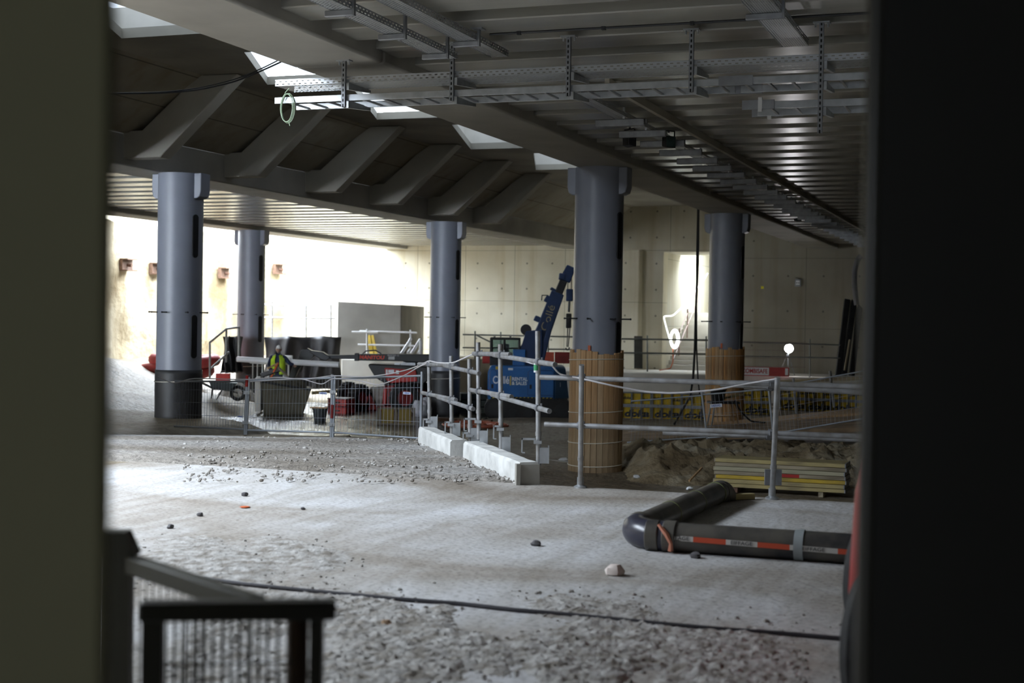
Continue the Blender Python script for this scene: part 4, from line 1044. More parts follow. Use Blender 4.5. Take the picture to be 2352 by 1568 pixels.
for x0, y0, x1, y1, D, lab in ((1695, 935, 1688, 868, 41, 'dark'), (1829, 950, 1822, 868, 38, 'pale prop post nearer the guard post'), (1916, 935, 1906, 852, 38, 'pale prop post nearer the dark board')):
    if lab == 'dark': continue
    b = MB(); b.tube(at(x0, y0, D), at(x1, y1, D), .035, 8); o = b.build('prop_post', tube_m); tag(o, lab+', standing before the yellow panels', 'post', 'pale leaning posts before the yellow panels')
plank_box('timber_beam', 'long dim timber lying above the yellow panels', 'timber', at(1690, 880, 47.5), at(1990, 868, 46), .2, .12, wood_g)
# work stand
p = at(1660, 975, 32.6); p.z = at(1660, 976, 32.6).z
t = thing('work_stand', 'pale legged work stand holding a black tub before the orange-clad column', 'stand', p, m=T(*p) @ rotz(.1) @ Matrix.Scale(.82, 4))
for x in (-.28, .28):
    for y in (-.2, .2):
        b = MB(); b.tube((x*1.35, y*1.3, 0), (x, y, .6), .025, 6); b.build('leg', wood_p if x > 0 else galv, t)
b = MB(); b.bx(-.4, .42, -.26, .26, .6, .66); b.build('top', dark_met, t)
b = MB(); b.tube((-.33, -.22, .25), (.33, -.22, .25), .015, 6); b.build('stretcher', wood_p, t)
p2 = p+Vector((-.12, 0, .545))
b = MB(); b.lathe([(.14, 0), (.18, .25), (.2, .25), (.2, .27)], 18); o = b.build('black_tub', black, m=T(*p2)); tag(o, 'black tub on the work stand', 'tub')
b = MB(); b.path(softpath([p+Vector((.25, -.1, .57)), p+Vector((.37, -.1, .34)), p+Vector((.62, -.1, .1)), p+Vector((.95, -.1, .08))], 1), .02, 6); o = b.build('black_hose', black); tag(o, 'black hose curving down from the work stand', 'hose')
plank_box('yellow_batten', 'yellow batten across the back of the work stand', 'batten', p+Vector((-.1, .26, .57)), p+Vector((.5, .22, .7)), .05, .05, yel_dirt)

# ------------------------------------------------------------------ things lying in the pit
def gpt(px, py, D): q = at(px, py, D); q.z = gz(q.x, q.y); return q
# skip with rubble
p = gpt(652, 930, 41.2)
t = thing('rubble_skip', 'dark brown rubble skip with one pale end behind the mesh fence', 'skip', p, .12)
skip_m = M('dirty brown steel', (.085, .075, .05), .7, .2, var=.3, scale=3)
b = MB(); b.hexa([(-.55, -.5, 0), (.55, -.5, 0), (-.55, .5, 0), (.55, .5, 0), (-.62, -.6, .94), (.78, -.6, .72), (-.62, .6, .97), (.78, .6, .76)]); b.build('body', skip_m, t, bev=.03)
b = MB(); b.rock((-.05, 0, .82), .5, 11, .5); b.rock((.3, -.1, .74), .36, 4, .6); b.build('rubble', M('dark rubble', (.10, .09, .065), .9, var=.35, scale=9, bmp=.8, bscale=14), t)
b = MB(); b.hexa([(-.78, -.62, .1), (-.62, -.62, .1), (-.7, .55, .1), (-.6, .55, .1), (-.8, -.62, 1.03), (-.64, -.64, .95), (-.8, .55, 1.05), (-.7, .55, 1.05)]); b.build('end_panel', conc_pale, t)
b = MB(); b.tube((-.6, -.62, .95), (.78, -.62, .73), .03, 8); b.build('rim', dark_met, t)
for x0, y0, x1, y1, w_, mat_, lab in ((600, 862, 642, 848, .22, dark_met, 'dark flat board sticking from the rubble skip'), (640, 845, 660, 862, .2, wood_g, 'brown board on top of the rubble skip'),
        (622, 868, 639, 833, .05, orange, 'red-orange strip standing in the rubble skip'), (614, 846, 638, 834, .05, wood_p, 'pale strip slanting in the rubble skip'),
        (650, 862, 696, 886, .1, white_p, 'pale batten sliding off the rubble skip'), (662, 872, 692, 892, .12, dark_met, 'dark batten sliding off the rubble skip')):
    plank_box('debris_board', lab, 'debris', at(x0, y0, 41.0), at(x1, y1, 41.2), w_, .03, mat_, 'debris on the rubble skip', (0, -.5, 1))
for px, py, lab, mat_ in ((735, 950, 'black bucket standing in the puddle behind the mesh fence', M('bucket grey', (.04, .05, .055), .5)),):
    q = at(px, py, 38.5); q.z = -1.28
    t = thing('bucket', lab, 'bucket', q)
    b = MB(); b.lathe([(.15, 0), (.2, .36), (.215, .36), (.215, .39), (.19, .39), (.14, .02)], 20, cap=False); b.build('pail', mat_, t)
    b = MB(); b.path([(.2*math.cos(a_), 0, .36+.12*math.sin(a_)) for a_ in [math.pi*k/10 for k in range(11)]], .006, 5); b.build('handle', galv, t)
    b = MB(); b.bx(-.26, .2, -.1, .1, .39, .42); o = b.build('scrap_board', wood_p, m=T(*q)); tag(o, 'short board laid over the black bucket', 'board')
plank_box('yellow_beam', 'long yellow timber beam lying behind the mesh fence', 'beam', at(716, 902, 44.5), at(802, 895, 45), .12, .1, yel_dirt)
for k, (z_, lab) in enumerate(((0, 'red tool case lying beneath another before the boom lift'), (.24, 'grey-lidded red tool case on top of another before the boom lift'))):
    q = at(784, 928, 42.0); q.z = -1.27+z_
    t = thing('tool_case', lab, 'tool case', q, -.35, 'red tool cases before the boom lift')
    b = MB(); b.bx(-.3, .3, -.3, .3, 0, .2); b.build('box', red_p, t, bev=.015)
    b = MB(); b.bx(-.31, .31, -.31, .31, .2, .235); b.build('lid', M('grey lid', (.3, .28, .27), .6) if k else red_dk, t, bev=.01)
    b = MB(); b.bx(-.1, .1, -.33, -.3, .09, .13); b.build('handle', black, t)
q = gpt(910, 975, 37.6)
t = thing('frame_crate', 'grey framed panel with yellow infill standing on edge behind the mesh fence', 'panel', q, .03)
b = MB()
for x in (-.46, 0, .46): b.bx(x-.03, x+.03, -.06, .06, 0, .46)
for z_ in (.02, .44): b.bx(-.48, .48, -.06, .06, z_-.02, z_+.02)
b.build('frame', M('brown frame', (.16, .13, .09), .7), t)
for x in (-.23, .23): b = MB(); b.bx(x-.16, x+.16, .0, .03, .05, .42); b.build('infill', M('dim yellow ply', (.22, .15, .02), .6), t)
for k, (px, lab) in enumerate(((968, 'white plastic sack beside the boom lift wheel'), (980, 'greyish plastic sack leaning on the dark column'))):
    q = gpt(px+k*6-4, 945, 41+k*.75); b = MB(); b.rock((0, 0, .2), .26, k+3, 1.1); o = b.build('plastic_sack', M('sack', (.5, .5, .55), .5, var=.2, scale=5, bmp=.6, bscale=9), m=T(*q)); tag(o, lab, 'sack', 'plastic sacks by the dark column')
# orange cable heap
q = atz(1092, 980, -1.23); rnd2 = random.Random(3); b = MB(); pts = []
for k in range(120):
    a_ = k*.55; pts.append(q+Vector(((.62+.2*math.sin(k*1.3))*math.cos(a_)+.1*math.sin(k*.7), (.5+.2*math.cos(k))*math.sin(a_)*1.6, .03+.05*abs(math.sin(k*.9)))))
b.path(softpath(pts, 1, 3), .022, 6); o = b.build('cable_heap', M('orange cable', (.45, .11, .05), .5, var=.2)); tag(o, 'tangled heap of orange-red cable on the pit floor', 'cable')
plank_box('steel_beam', 'rusty beam lying before the dark column in the pit', 'beam', atz(985, 962, -1.2), atz(1130, 968, -1.2), .14, .1, rust)
for k in range(3):
    q = at(1088, 946, 43.2); q.z = -1.25+.2*k
    b = MB(); b.bx(-.42, .42, -.4, .4, .01, .19); o = b.build('crate', M('dark green crate', (.035, .04, .03), .7, var=.3), m=T(*q) @ rotz(.05*k), bev=.01)
    tag(o, 'dark green crate between column and crane, '+('lowest of its stack', 'middle of its stack', 'top of its stack')[k], 'crate', 'stacked dark crates by the crane')
# wheelbarrow with red box
q = gpt(512, 906, 41.5)
t = thing('wheelbarrow', 'dark wheelbarrow standing on the dirt ramp beside the columns', 'wheelbarrow', q, .15)
b = MB(); b.hexa([(-.28, -.2, .3), (.22, -.2, .3), (-.28, .2, .3), (.22, .2, .3), (-.4, -.3, .55), (.42, -.3, .5), (-.4, .3, .55), (.42, .3, .5)]); b.build('tray', M('barrow grey', (.07, .085, .09), .5), t, bev=.02)
b = MB(); b.path([(.12*math.cos(k*math.pi/12)*1.5+.42, 0, .2+.18*math.sin(k*math.pi/12)) for k in range(24)], .05, 10, closed=True); b.build('wheel', rubber, t)
for y in (-.22, .22):
    b = MB(); b.path([(-.62, y, .5), (-.3, y, .34), (.2, y*.6, .27), (.42, y*.3, .2)], .018, 6); b.build('handle', dark_met, t)
    b = MB(); b.path([(-.3, y, .32), (-.32, y, .02), (-.18, y, .0), (-.02, y, .3)], .016, 6); b.build('leg', dark_met, t)
q2 = q+Vector((.0, 0, .53))
t = thing('red_box', 'bright red box with a handle lying on the wheelbarrow', 'box', q2, .1)
b = MB(); b.bx(-.2, .2, -.14, .14, 0, .24); b.build('box', M('bright red', (.62, .03, .02), .4), t, bev=.02)
b = MB(); b.path([(-.08, 0, .24), (-.06, 0, .3), (.06, 0, .3), (.08, 0, .24)], .015, 6); b.build('handle', dark_met, t)
# red rings on the ramp
for k, (px, py, R_, lab) in enumerate(((404, 851, 1.0, 'big red tubular ring lying on the dirt ramp, the lower one'), (420, 838, .95, 'big red tubular ring lying on the dirt ramp, slumped on the lower one'))):
    q = at(px, py, 46); gq = gz(q.x, q.y); q.z = max(gq+.2, q.z)+.12*k
    b = MB(); b.path([((R_+.06*math.sin(a_*3+k))*math.cos(a_), R_*.8*math.sin(a_), .05*math.sin(a_*2+k)) for a_ in [2*math.pi*j/40 for j in range(40)]], .2, 10, closed=True)
    o = b.build('red_ring', M('faded red rubber', (.42, .05, .05), .6, var=.2, scale=4), m=T(*q)); tag(o, lab, 'ring', 'red rings on the dirt ramp')
# small rubble heap beside the pale column
def heap(a_, c): 
    x, y = (a_-.5)*2, (c-.5)*2; r = math.hypot(x, y)
    q = at(545, 885, 44.8); return (q.x+x*.8, q.y+y*.7, gz(q.x, q.y)-.1+.75*max(0, 1-r)**.8+.1*noise.noise(Vector((x*4, y*4, 1))))
b = MB(); b.grid(heap, 30, 24); o = b.build('rubble_heap', gravel_m); tag(o, 'pale rubble heap at the foot of the handrail', 'rubble', kind='stuff')
for k, lab in enumerate(('yellow beam leaning on the grey wall', 'second yellow beam leaning on the grey wall, nearer its free edge')):
    plank_box('leaning_yellow_beam', lab, 'beam', at(865-9*k, 822, 50.0), at(854-8*k, 771, 50.75), .14, .07, M('yellow beam', (.5, .34, .03), .6), 'yellow beams on the grey wall', (0, 1, 0))
# ------------------------------------------------------------------ blue crawler crane (seen from behind)
o0 = at(1212, 967, 41.6); o0.z = -1.28
t = thing('crawler_crane', 'small blue crawler crane with raised boom beside the clad column', 'crane', o0, 0)
def P2(px, py, y=0):                                  # photo point on the crane's own plane
    q = at(px, py, o0.y+y); return (q.x-o0.x, y, q.z-o0.z)
for y in (-.75, .75):
    b = MB(); prof = []
    for k in range(9): a_ = math.pi/2+math.pi*k/8; prof.append((-.95+.31*math.cos(a_), .31+.31*math.sin(a_)))
    for k in range(9): a_ = -math.pi/2+math.pi*k/8; prof.append((.95+.31*math.cos(a_), .31+.31*math.sin(a_)))
    b.prism(prof, -.22, .22, T(0, y, 0) @ Matrix.Rotation(math.pi/2, 4, 'X')); tr = b.build('track', rubber, t, bev=.02)
    b = MB()
    for k in range(19): b.bx(-.95+k*.1, -.9+k*.1, y-.24, y+.24, .6, .635); b.bx(-.95+k*.1, -.9+k*.1, y-.24, y+.24, -.0, .02)
    b.build('grouser', rubber, tr)
    for x in (-.95, -.45, 0, .45, .95):
        b = MB(); b.tube((x, y-.25, .31 if abs(x) > .9 else .2), (x, y+.25, .31 if abs(x) > .9 else .2), .2 if abs(x) > .9 else .12, 14); b.build('roller', dark_met, tr)
b = MB(); b.bx(-.6, .6, -.6, .6, .25, .62); b.lathe([(.5, .6), (.5, .72)], 24); b.build('undercarriage', dark_met, t)
X0, X1 = P2(1121, 870)[0], P2(1274, 870)[0]; Z0, Z1 = P2(1200, 916)[2], P2(1200, 838)[2]; X2 = P2(1306, 870)[0]
b = MB(); b.prism([(X0, Z0), (X1, Z0), (X1, Z1), (X0+.08, Z1), (X0, Z1-.2)], -.9, 1.0, T(0, 0, 0) @ Matrix.Rotation(math.pi/2, 4, 'X') @ Matrix.Scale(-1, 4, (0, 0, 1))); body = b.build('counterweight_body', blue_p, t, bev=.07)
b = MB(); b.hexa([(X1-.02, -.88, Z0), (X2, -.45, Z0+.05), (X1-.02, .9, Z0), (X2, .9, Z0+.05), (X1-.02, -.88, Z1-.0), (X2-.12, -.5, Z1-.02), (X1-.02, .9, Z1), (X2-.12, .9, Z1)]); b.build('corner_panel', M('grey blue panel', (.06, .14, .27), .35, var=.1), t, bev=.05)
for k in range(16):
    x = X0+.12+(X1-X0-.2)*k/16; b = MB(); b.add([(x, -.905, Z0+.03), (x+.05, -.905, Z0+.03), (x+.1, -.905, Z0+.1), (x+.05, -.905, Z0+.1)], [(0, 1, 2, 3)])
    b.build('hazard_stripe', M('hazard yellow', (.6, .42, .03), .5), body, flat=True)
b = MB(); b.bx(X0+.1, X1-.05, -.903, -.901, Z0+.025, Z0+.105); b.build('hazard_band', black, body)
for xa, xb in ((X0+.06, X0+.26), (P2(1212, 860)[0], P2(1270, 860)[0])):
    b = MB(); z0, z1 = Z0+.16, Z1-.12
    b.path([(xa, -.902, z0), (xa, -.902, z1-.06), (xa+.06, -.902, z1), (xb-.06, -.902, z1), (xb, -.902, z1-.06), (xb, -.902, z0)], .008, 5, closed=True); b.build('door_seam', blue_dk, body)
    b = MB(); b.bx(xa+.05, xa+.11, -.915, -.9, z0+.18, z0+.3); b.build('door_latch', black, body)
tan = M('sign tan', (.5, .4, .12), .5); lw = M('sign lettering white', (.75, .78, .8), .5, var=0)
zc = P2(1212, 872)[2]
letters('lettering', 'Collé', .30, lw, body, T(P2(1170, 860)[0], -.912, P2(1212, 871)[2]) @ FACE, .002, 'RIGHT', sx=.72, bold=.006)
b = MB(); b.bx(P2(1171, 860)[0], P2(1174.5, 860)[0], -.912, -.903, P2(1212, 882)[2], P2(1212, 861)[2]); b.build('sign_bar', tan, body)
letters('lettering', 'RENTAL', .135, lw, body, T(P2(1176, 860)[0], -.912, P2(1212, 868)[2]) @ FACE, .002, 'LEFT', sx=.9, bold=.004)
letters('lettering', '& SALES', .135, lw, body, T(P2(1176, 860)[0], -.912, P2(1212, 877.5)[2]) @ FACE, .002, 'LEFT', sx=.9, bold=.004)
b = MB(); b.bx(P2(1167, 860)[0], P2(1178, 860)[0], -.908, -.9, P2(1212, 848)[2], P2(1212, 843)[2]); b.build('small_plate', white_p, body)
b = MB(); b.bx(P2(1139, 860)[0], P2(1146, 860)[0], -.908, -.86, P2(1212, 847)[2], P2(1212, 840)[2]); b.build('yellow_lamp', M('hazard yellow', (0, 0, 0)), body)
for px in (1125, 1236):
    b = MB(); b.bx(P2(px, 860)[0], P2(px+9, 0)[0], -.912, -.9, P2(1212, 896)[2], P2(1212, 893)[2]); b.build('reflector', red_p, body)
for i, (px, py) in enumerate(((1282, 880), (1300, 893))):
    b = MB(); b.box((P2(px, 860)[0], -.68+.25*i, P2(1212, py)[2]), (.1, .02, .13)); b.build('side_plate', lw if i == 0 else tan, t)
# cab
ca, cb, cz0, cz1 = P2(1125, 860)[0], P2(1194, 860)[0], Z1-.02, P2(1212, 776)[2]
cab_o = MB()
for x in (ca+.03, cb-.03, (ca+cb)/2-.03):
    for y in (-.35, .95): cab_o.bx(x-.035, x+.035, y-.035, y+.035, cz0, cz1)
cab_o.bx(ca, cb, -.4, 1.0, cz1-.06, cz1); cab_o.bx(ca, cb, -.4, 1.0, cz0, cz0+.22); cab_o.bx(ca, cb, -.38, -.33, cz0+.5, cz0+.53)
cab = cab_o.build('cab', black, t, bev=.015)
b = MB(); b.bx(ca+.05, cb-.05, -.36, -.35, cz0+.2, cz1-.06)
gl, nt, bs = newmat('cab window'); bs.inputs['Base Color'].default_value = (.5, .62, .6, 1); bs.inputs['Roughness'].default_value = .03
bs.inputs['Transmission Weight'].default_value = .9; bs.inputs['IOR'].default_value = 1.02
b.build('window', gl, cab)
b = MB(); b.bx(ca+.05, cb-.05, .95, .96, cz0+.2, cz1-.06); b.build('windscreen', gl, cab)
b = MB(); b.bx(ca+.2, ca+.55, .1, .3, cz0+.15, cz0+.62); b.build('seat', black, cab, bev=.04)
for px in (1136, 1172):
    b = MB(); b.tube(P2(px, 776), P2(px, 772), .03, 8); b.build('roof_lamp', black, cab)
# boom foot, winch, boom
b = MB(); b.prism([(P2(x, 860)[0], P2(1212, y)[2]) for x, y in ((1186, 840), (1186, 808), (1198, 790), (1206, 760), (1244, 756), (1246, 800), (1240, 840))], -.2, .35, Matrix.Rotation(math.pi/2, 4, 'X')); b.build('boom_foot', blue_dk, t, bev=.03)
b = MB(); b.bx(P2(1177, 860)[0], P2(1206, 860)[0], -.45, .2, Z1-.02, P2(1212, 802)[2]); b.build('engine_box', blue_p, t, bev=.02)
w0 = P2(1208, 757); b = MB(); b.tube((w0[0], -.3, w0[2]), (w0[0], .4, w0[2]), .16, 18); b.build('winch_drum', dark_met, t)
def boomsec(pa_, pb_, wa, wb, name, mat_, dy=.34, y0=0.0, y1=0.0):
    a_, c_ = Vector(P2(*pa_)), Vector(P2(*pb_)); a_.y += y0; c_.y += y1; d = (c_-a_).normalized(); n = Vector((-d.z, 0, d.x)).normalized()
    b = MB(); dyv = Vector((0, dy/2, 0))
    b.hexa([a_-n*wa-dyv, a_+n*wa-dyv, a_-n*wa+dyv, a_+n*wa+dyv, c_-n*wb-dyv, c_+n*wb-dyv, c_-n*wb+dyv, c_+n*wb+dyv]); return b.build(name, mat_, t, bev=.03)
b1 = boomsec((1226, 818), (1281, 672), .25, .19, 'boom_section', blue_dk)
b2 = boomsec((1278, 684), (1303, 624), .12, .11, 'boom_section', dark_met, .26)
boomsec((1297, 645), (1312, 612), .16, .13, 'boom_head', blue_dk, .34)
boomsec((1290, 643), (1292, 628), .1, .1, 'head_sheave', blue_dk, .4)
for pa_, pb_ in (((1268, 668), (1272, 662)), ((1254, 694), (1262, 680)), ((1231, 738), (1236, 726))):
    boomsec(pa_, pb_, .09, .08, 'boom_bracket', blue_dk, .3)
b = MB(); b.path([P2(1244, 690), P2(1245, 678), P2(1258, 678), P2(1258, 690)], .018, 6); b.build('hand_loop', dark_met, t)
boomsec((1232, 858), (1252, 800), .05, .05, 'lift_cylinder', dark_met, .1, -.25, -.25); boomsec((1240, 838), (1265, 738), .09, .08, 'lift_cylinder', blue_dk, .16, -.24, -.2)
c_, d_ = Vector(P2(1246, 770, -.19)), Vector(P2(1272, 690, -.19)); a_ = math.atan2(d_.z-c_.z, d_.x-c_.x)
letters('lettering', 'Collé', .3, M('worn tan lettering', (.30, .25, .15), .6), t, T(*((c_+d_)/2)) @ Matrix.Rotation(-a_, 4, 'Y') @ FACE, .002, sx=1.2)
b = MB(); q = P2(1226, 792, -.25); b.tube(q, (q[0], q[1], q[2]+.14), .06, 12); b.build('red_beacon', M('red lamp', (.7, .04, .02), .3), t)
b = MB(); b.tube((q[0], q[1], q[2]-.14), q, .06, 12); b.build('green_beacon', M('green lamp', (.02, .2, .1), .3), t)
# hook block hanging from the head
b = MB(); q0 = P2(1308, 668); b.bx(q0[0]-.1, q0[0]+.1, -.12, .12, P2(1212, 690)[2], P2(1212, 662)[2]); b.build('hook_block', blue_dk, t, bev=.03)
b = MB()
for x in (-.05, .05): b.tube((q0[0]+x, 0, P2(1212, 664)[2]), (q0[0]+x, 0, P2(1212, 620)[2]), .012, 6)
b.build('hoist_rope', dark_met, t)
b = MB(); b.tube((q0[0], 0, P2(1212, 690)[2]), (q0[0]-.01, 0, P2(1212, 715)[2]), .035, 8); b.build('shackle', dark_met, t)
b = MB(); b.bx(q0[0]-.09, q0[0]+.07, -.06, .06, P2(1212, 752)[2], P2(1212, 718)[2]); b.build('chain_bundle', black, t, bev=.03)
b = MB()
for x in (-.03, .03): b.tube((q0[0]+x, 0, P2(1212, 752)[2]), (q0[0]+x*.6-.03, 0, P2(1212, 795)[2]), .015, 6)
b.path([(q0[0]-.03+.05*math.cos(k), 0, P2(1212, 797)[2]+.06*math.sin(k)) for k in [math.pi*1.1*j/8+math.pi for j in range(9)]], .018, 6); b.build('chain_hook', dark_met, t)
# red mesh skips behind the crane
for x0, x1, D, lab, m_ in ((1108, 1128, 50.6, 'red barrier board glimpsed behind the crane cab', red_p), (1243, 1272, 49.4, 'bright red barrier board behind the crane boom', M('brick red', (.5, .09, .05), .6)), (1274, 1308, 49.2, 'dark red barrier board beside the clad column', red_dk)):
    a_, c_ = at(x0, 832, D), at(x1, 832, D); b = MB(); z0 = -.25; b.bx(a_.x, c_.x, D-.04, D+.04, at(x0, 834, D).z, at(x0, 808, D).z); o = b.build('barrier_board', m_); tag(o, lab, 'barrier board', 'red barrier boards behind the crane')

# ------------------------------------------------------------------ red boom lift
o0 = at(900, 955, 43.6); o0.z = -1.27
t = thing('boom_lift', 'red boom lift with a long black boom behind the mesh fence', 'boom lift', o0, 0)
def wheel(px, py, y, r, w_, rz):
    q = P2(px, py, y); m = T(q[0], y, r) @ rotz(rz) @ Matrix.Rotation(math.pi/2, 4, 'X')
    b = MB(); b.lathe([(r*.55, -w_/2), (r*.9, -w_/2), (r, -w_*.35), (r, w_*.35), (r*.9, w_/2), (r*.55, w_/2)], 26, m, cap=False); 
    for k in range(20):
        a_ = 2*math.pi*k/20
        for sg in (-1, 1): b.box((r*math.cos(a_), r*math.sin(a_), sg*w_*.22), (.025, .07, w_*.4), m @ T(0, 0, 0) if False else m @ Matrix.Translation((0, 0, 0)))
    ty = b.build('wheel', rubber, t)
    b = MB(); b.lathe([(r*.56, -w_*.3), (r*.56, w_*.3)], 20, m); b.lathe([(r*.22, -w_*.45), (r*.22, w_*.45)], 12, m); b.build('hub', red_dk, ty); return ty
wheel(825, 940, -.45, .40, .32, .9); wheel(928, 940, -.55, .44, .32, .25); wheel(800, 930, .9, .40, .32, .9); wheel(965, 940, .9, .44, .32, .25)
def poly(name, pts, y0, y1, mat_, par=None, bev=.02):
    b = MB(); b.prism([(P2(x, y)[0], P2(x, y)[2]) for x, y in pts], -y1, -y0, Matrix.Rotation(math.pi/2, 4, 'X')); return b.build(name, mat_, par or t, bev=bev)
ch = poly('chassis', [(835, 940), (842, 912), (852, 903), (870, 940)], -.35, .8, red_p)
poly('chassis_front', [(848, 943), (852, 888), (884, 886), (884, 943)], -.2, .8, M('grey grille panel', (.28, .26, .23), .6, var=.2, scale=6))
poly('chassis_beam', [(836, 944), (836, 932), (965, 932), (965, 944)], -.25, .7, red_dk)
poly('engine_hood', [(882, 930), (884, 884), (938, 882), (962, 900), (972, 926)], -.35, .9, red_dk, bev=.04)
poly('hood_side', [(880, 928), (884, 890), (892, 890), (890, 928)], -.42, -.3, red_p)
tur = poly('turret', [(866, 866), (849, 838), (852, 834), (985, 840), (985, 872), (975, 880), (890, 880)], -.5, .8, black, bev=.04)
poly('turret_cover', [(890, 870), (887, 843), (958, 848), (962, 874), (900, 878)], -.56, -.48, red_p, tur)
for x, y, w_, h_ in ((902, 851, 13, 7), (916, 853, 7, 8), (892, 853, 4, 12)):
    poly('decal', [(x-w_/2, y-h_/2), (x+w_/2, y-h_/2), (x+w_/2, y+h_/2), (x-w_/2, y+h_/2)], -.57, -.555, lw, tur, 0)
poly('turret_base', [(884, 888), (884, 878), (955, 878), (955, 888)], -.3, .6, dark_met)
bm_ = poly('boom', [(820, 826), (822, 812), (990, 813), (990, 834), (930, 829), (822, 827)], -.28, .02, black)
poly('boom_inner', [(735, 824), (735, 815), (824, 814), (824, 824)], -.24, -.04, dark_met)
poly('boom_collar', [(816, 828), (817, 810), (826, 810), (827, 828)], -.31, .05, dark_met)
poly('boom_rear_link', [(925, 829), (988, 829), (988, 846), (960, 842)], -.2, .0, dark_met)
poly('boom_nose', [(714, 808), (716, 804), (744, 808), (762, 820), (752, 828), (742, 826)], -.3, .04, dark_met)
poly('knuckle', [(688, 820), (694, 804), (708, 799), (722, 806), (724, 818), (712, 828), (694, 832)], -.28, .02, dark_met)
poly('jib', [(686, 822), (700, 812), (706, 824), (688, 848), (680, 866), (664, 868), (674, 842)], -.2, -.02, dark_met)
poly('jib_cylinder', [(690, 852), (700, 826), (704, 828), (694, 856)], -.24, -.18, dark_met)
b = MB(); b.path([P2(832, 813, -.1), P2(840, 806, -.1), P2(862, 804, -.1), P2(876, 812, -.1)], .02, 6); b.build('hydraulic_hose', black, t)
red_l = M('red lettering', (.6, .05, .02), .5, var=0); q = P2(856, 819.5)
letters('lettering', 'MANITOU', .15, red_l, bm_, T(q[0], -.29, q[2]-.01) @ FACE, .002, sx=1.08, shear=.12, bold=.006)
q = P2(905, 815.5); letters('lettering', 'MAN’GO 12', .06, M('grey lettering', (.3, .3, .3), .5), bm_, T(q[0], -.29, q[2]) @ FACE, .001, sx=1.1, bold=.003)
poly('decal', [(894, 818), (908, 818), (908, 825), (894, 825)], -.295, -.28, M('grey decal', (.35, .35, .34), .5), bm_, 0)
for x in (912, 926, 936, 948):
    q = P2(x, 836, -.35); b = MB(); b.box(q, (.16, .05, .08)); b.build('hose_clip', galv, t)
# ------------------------------------------------------------------ worker
o0 = at(637, 943, 42.3); zg = gz(o0.x, o0.y); o0.z = max(zg, at(637, 793, 42.3).z-1.74)
o0.z = at(637, 793, 42.3).z-1.75
FEET = zg-o0.z
t = thing('person', 'person in a yellow vest and navy clothes carrying a long white pipe', 'person', o0, 0)
def skin(name, V, E, mat, parent, sub=2):
    me = bpy.data.meshes.new(name); names = list(V); me.from_pydata([V[n][:3] for n in names], [(names.index(a), names.index(b_)) for a, b_ in E], [])
    o = bpy.data.objects.new(name, me); COL.objects.link(o); o.parent = parent
    md = o.modifiers.new('skin', 'SKIN'); md.use_smooth_shade = True
    for i, n in enumerate(names):
        r = V[n][3]; r = r if isinstance(r, tuple) else (r, r)
        me.skin_vertices[0].data[i].radius = r
    me.skin_vertices[0].data[0].use_root = True
    s_ = o.modifiers.new('sub', 'SUBSURF'); s_.levels = sub; s_.render_levels = sub
    me.materials.append(mat); WM[o.name] = WM[parent.name]; return o
f = min(.1, max(-.35, FEET))
B = {'pelvis': (0, 0, .93, (.16, .12)), 'belly': (0, -.01, 1.08, (.165, .125)), 'chest': (.0, .0, 1.27, (.185, .125)), 'upper': (0, .01, 1.40, (.15, .10)), 'neck': (.01, .0, 1.49, .06), 'nk2': (.015, -.015, 1.55, .055),
     'sl': (-.19, .0, 1.40, .075), 'el': (-.27, -.02, 1.15, .055), 'fl': (-.22, -.14, 1.06, .045), 'wl': (-.12, -.22, 1.03, .036),
     'sr': (.20, .02, 1.40, .075), 'er': (.35, .03, 1.20, .055), 'fr': (.41, .06, 1.20, .045), 'wr': (.45, .10, 1.21, .036),
     'hl': (-.10, .0, .86, .10), 'kl': (-.12, -.05, .48+f/2, .07), 'al': (-.13, .02, .09+f, .05), 'tl': (-.15, -.14, .05+f, .045),
     'hr': (.10, .0, .86, .10), 'kr': (.13, -.03, .48+f/2, .07), 'ar': (.14, .05, .09+f, .05), 'tr': (.16, -.10, .05+f, .045)}
E = [('pelvis', 'belly'), ('belly', 'chest'), ('chest', 'upper'), ('upper', 'neck'), ('neck', 'nk2'), ('upper', 'sl'), ('sl', 'el'), ('el', 'fl'), ('fl', 'wl'), ('upper', 'sr'), ('sr', 'er'), ('er', 'fr'), ('fr', 'wr'),
     ('pelvis', 'hl'), ('hl', 'kl'), ('kl', 'al'), ('al', 'tl'), ('pelvis', 'hr'), ('hr', 'kr'), ('kr', 'ar'), ('ar', 'tr')]
skin('body', B, E, navy, t)
# head with face
hc = Vector((.02, -.03, 1.635)); hm = T(*hc) @ rotz(.12) @ Matrix.Rotation(.12, 4, 'X')
b = MB(); b.ball((0, 0, 0), 1, 24, 18)
vs = []
for p in b.v:
    x, y, z = p.x*.078, p.y*.098, p.z*.118
    if z < 0: x *= 1-.28*(-z/.118)**1.5; y = y*(1-.12*(-z/.118)) 
    if p.y < -.5: y *= .97
    d = math.hypot(p.x, p.z+.12)
    if p.y < 0: y -= .020*math.exp(-((p.x/.16)**2+((p.z+.12)/.26)**2))
    for sx in (-1, 1):
        if p.y < 0: y += .012*math.exp(-(((p.x-.38*sx)/.2)**2+((p.z-.08)/.14)**2))
    if p.y < 0: y -= .008*math.exp(-((p.x/.3)**2+((p.z+.55)/.12)**2))
    vs.append(Vector((x, y, z)))
b.v = vs; head = b.build('head', skin_m, t, m=hm)
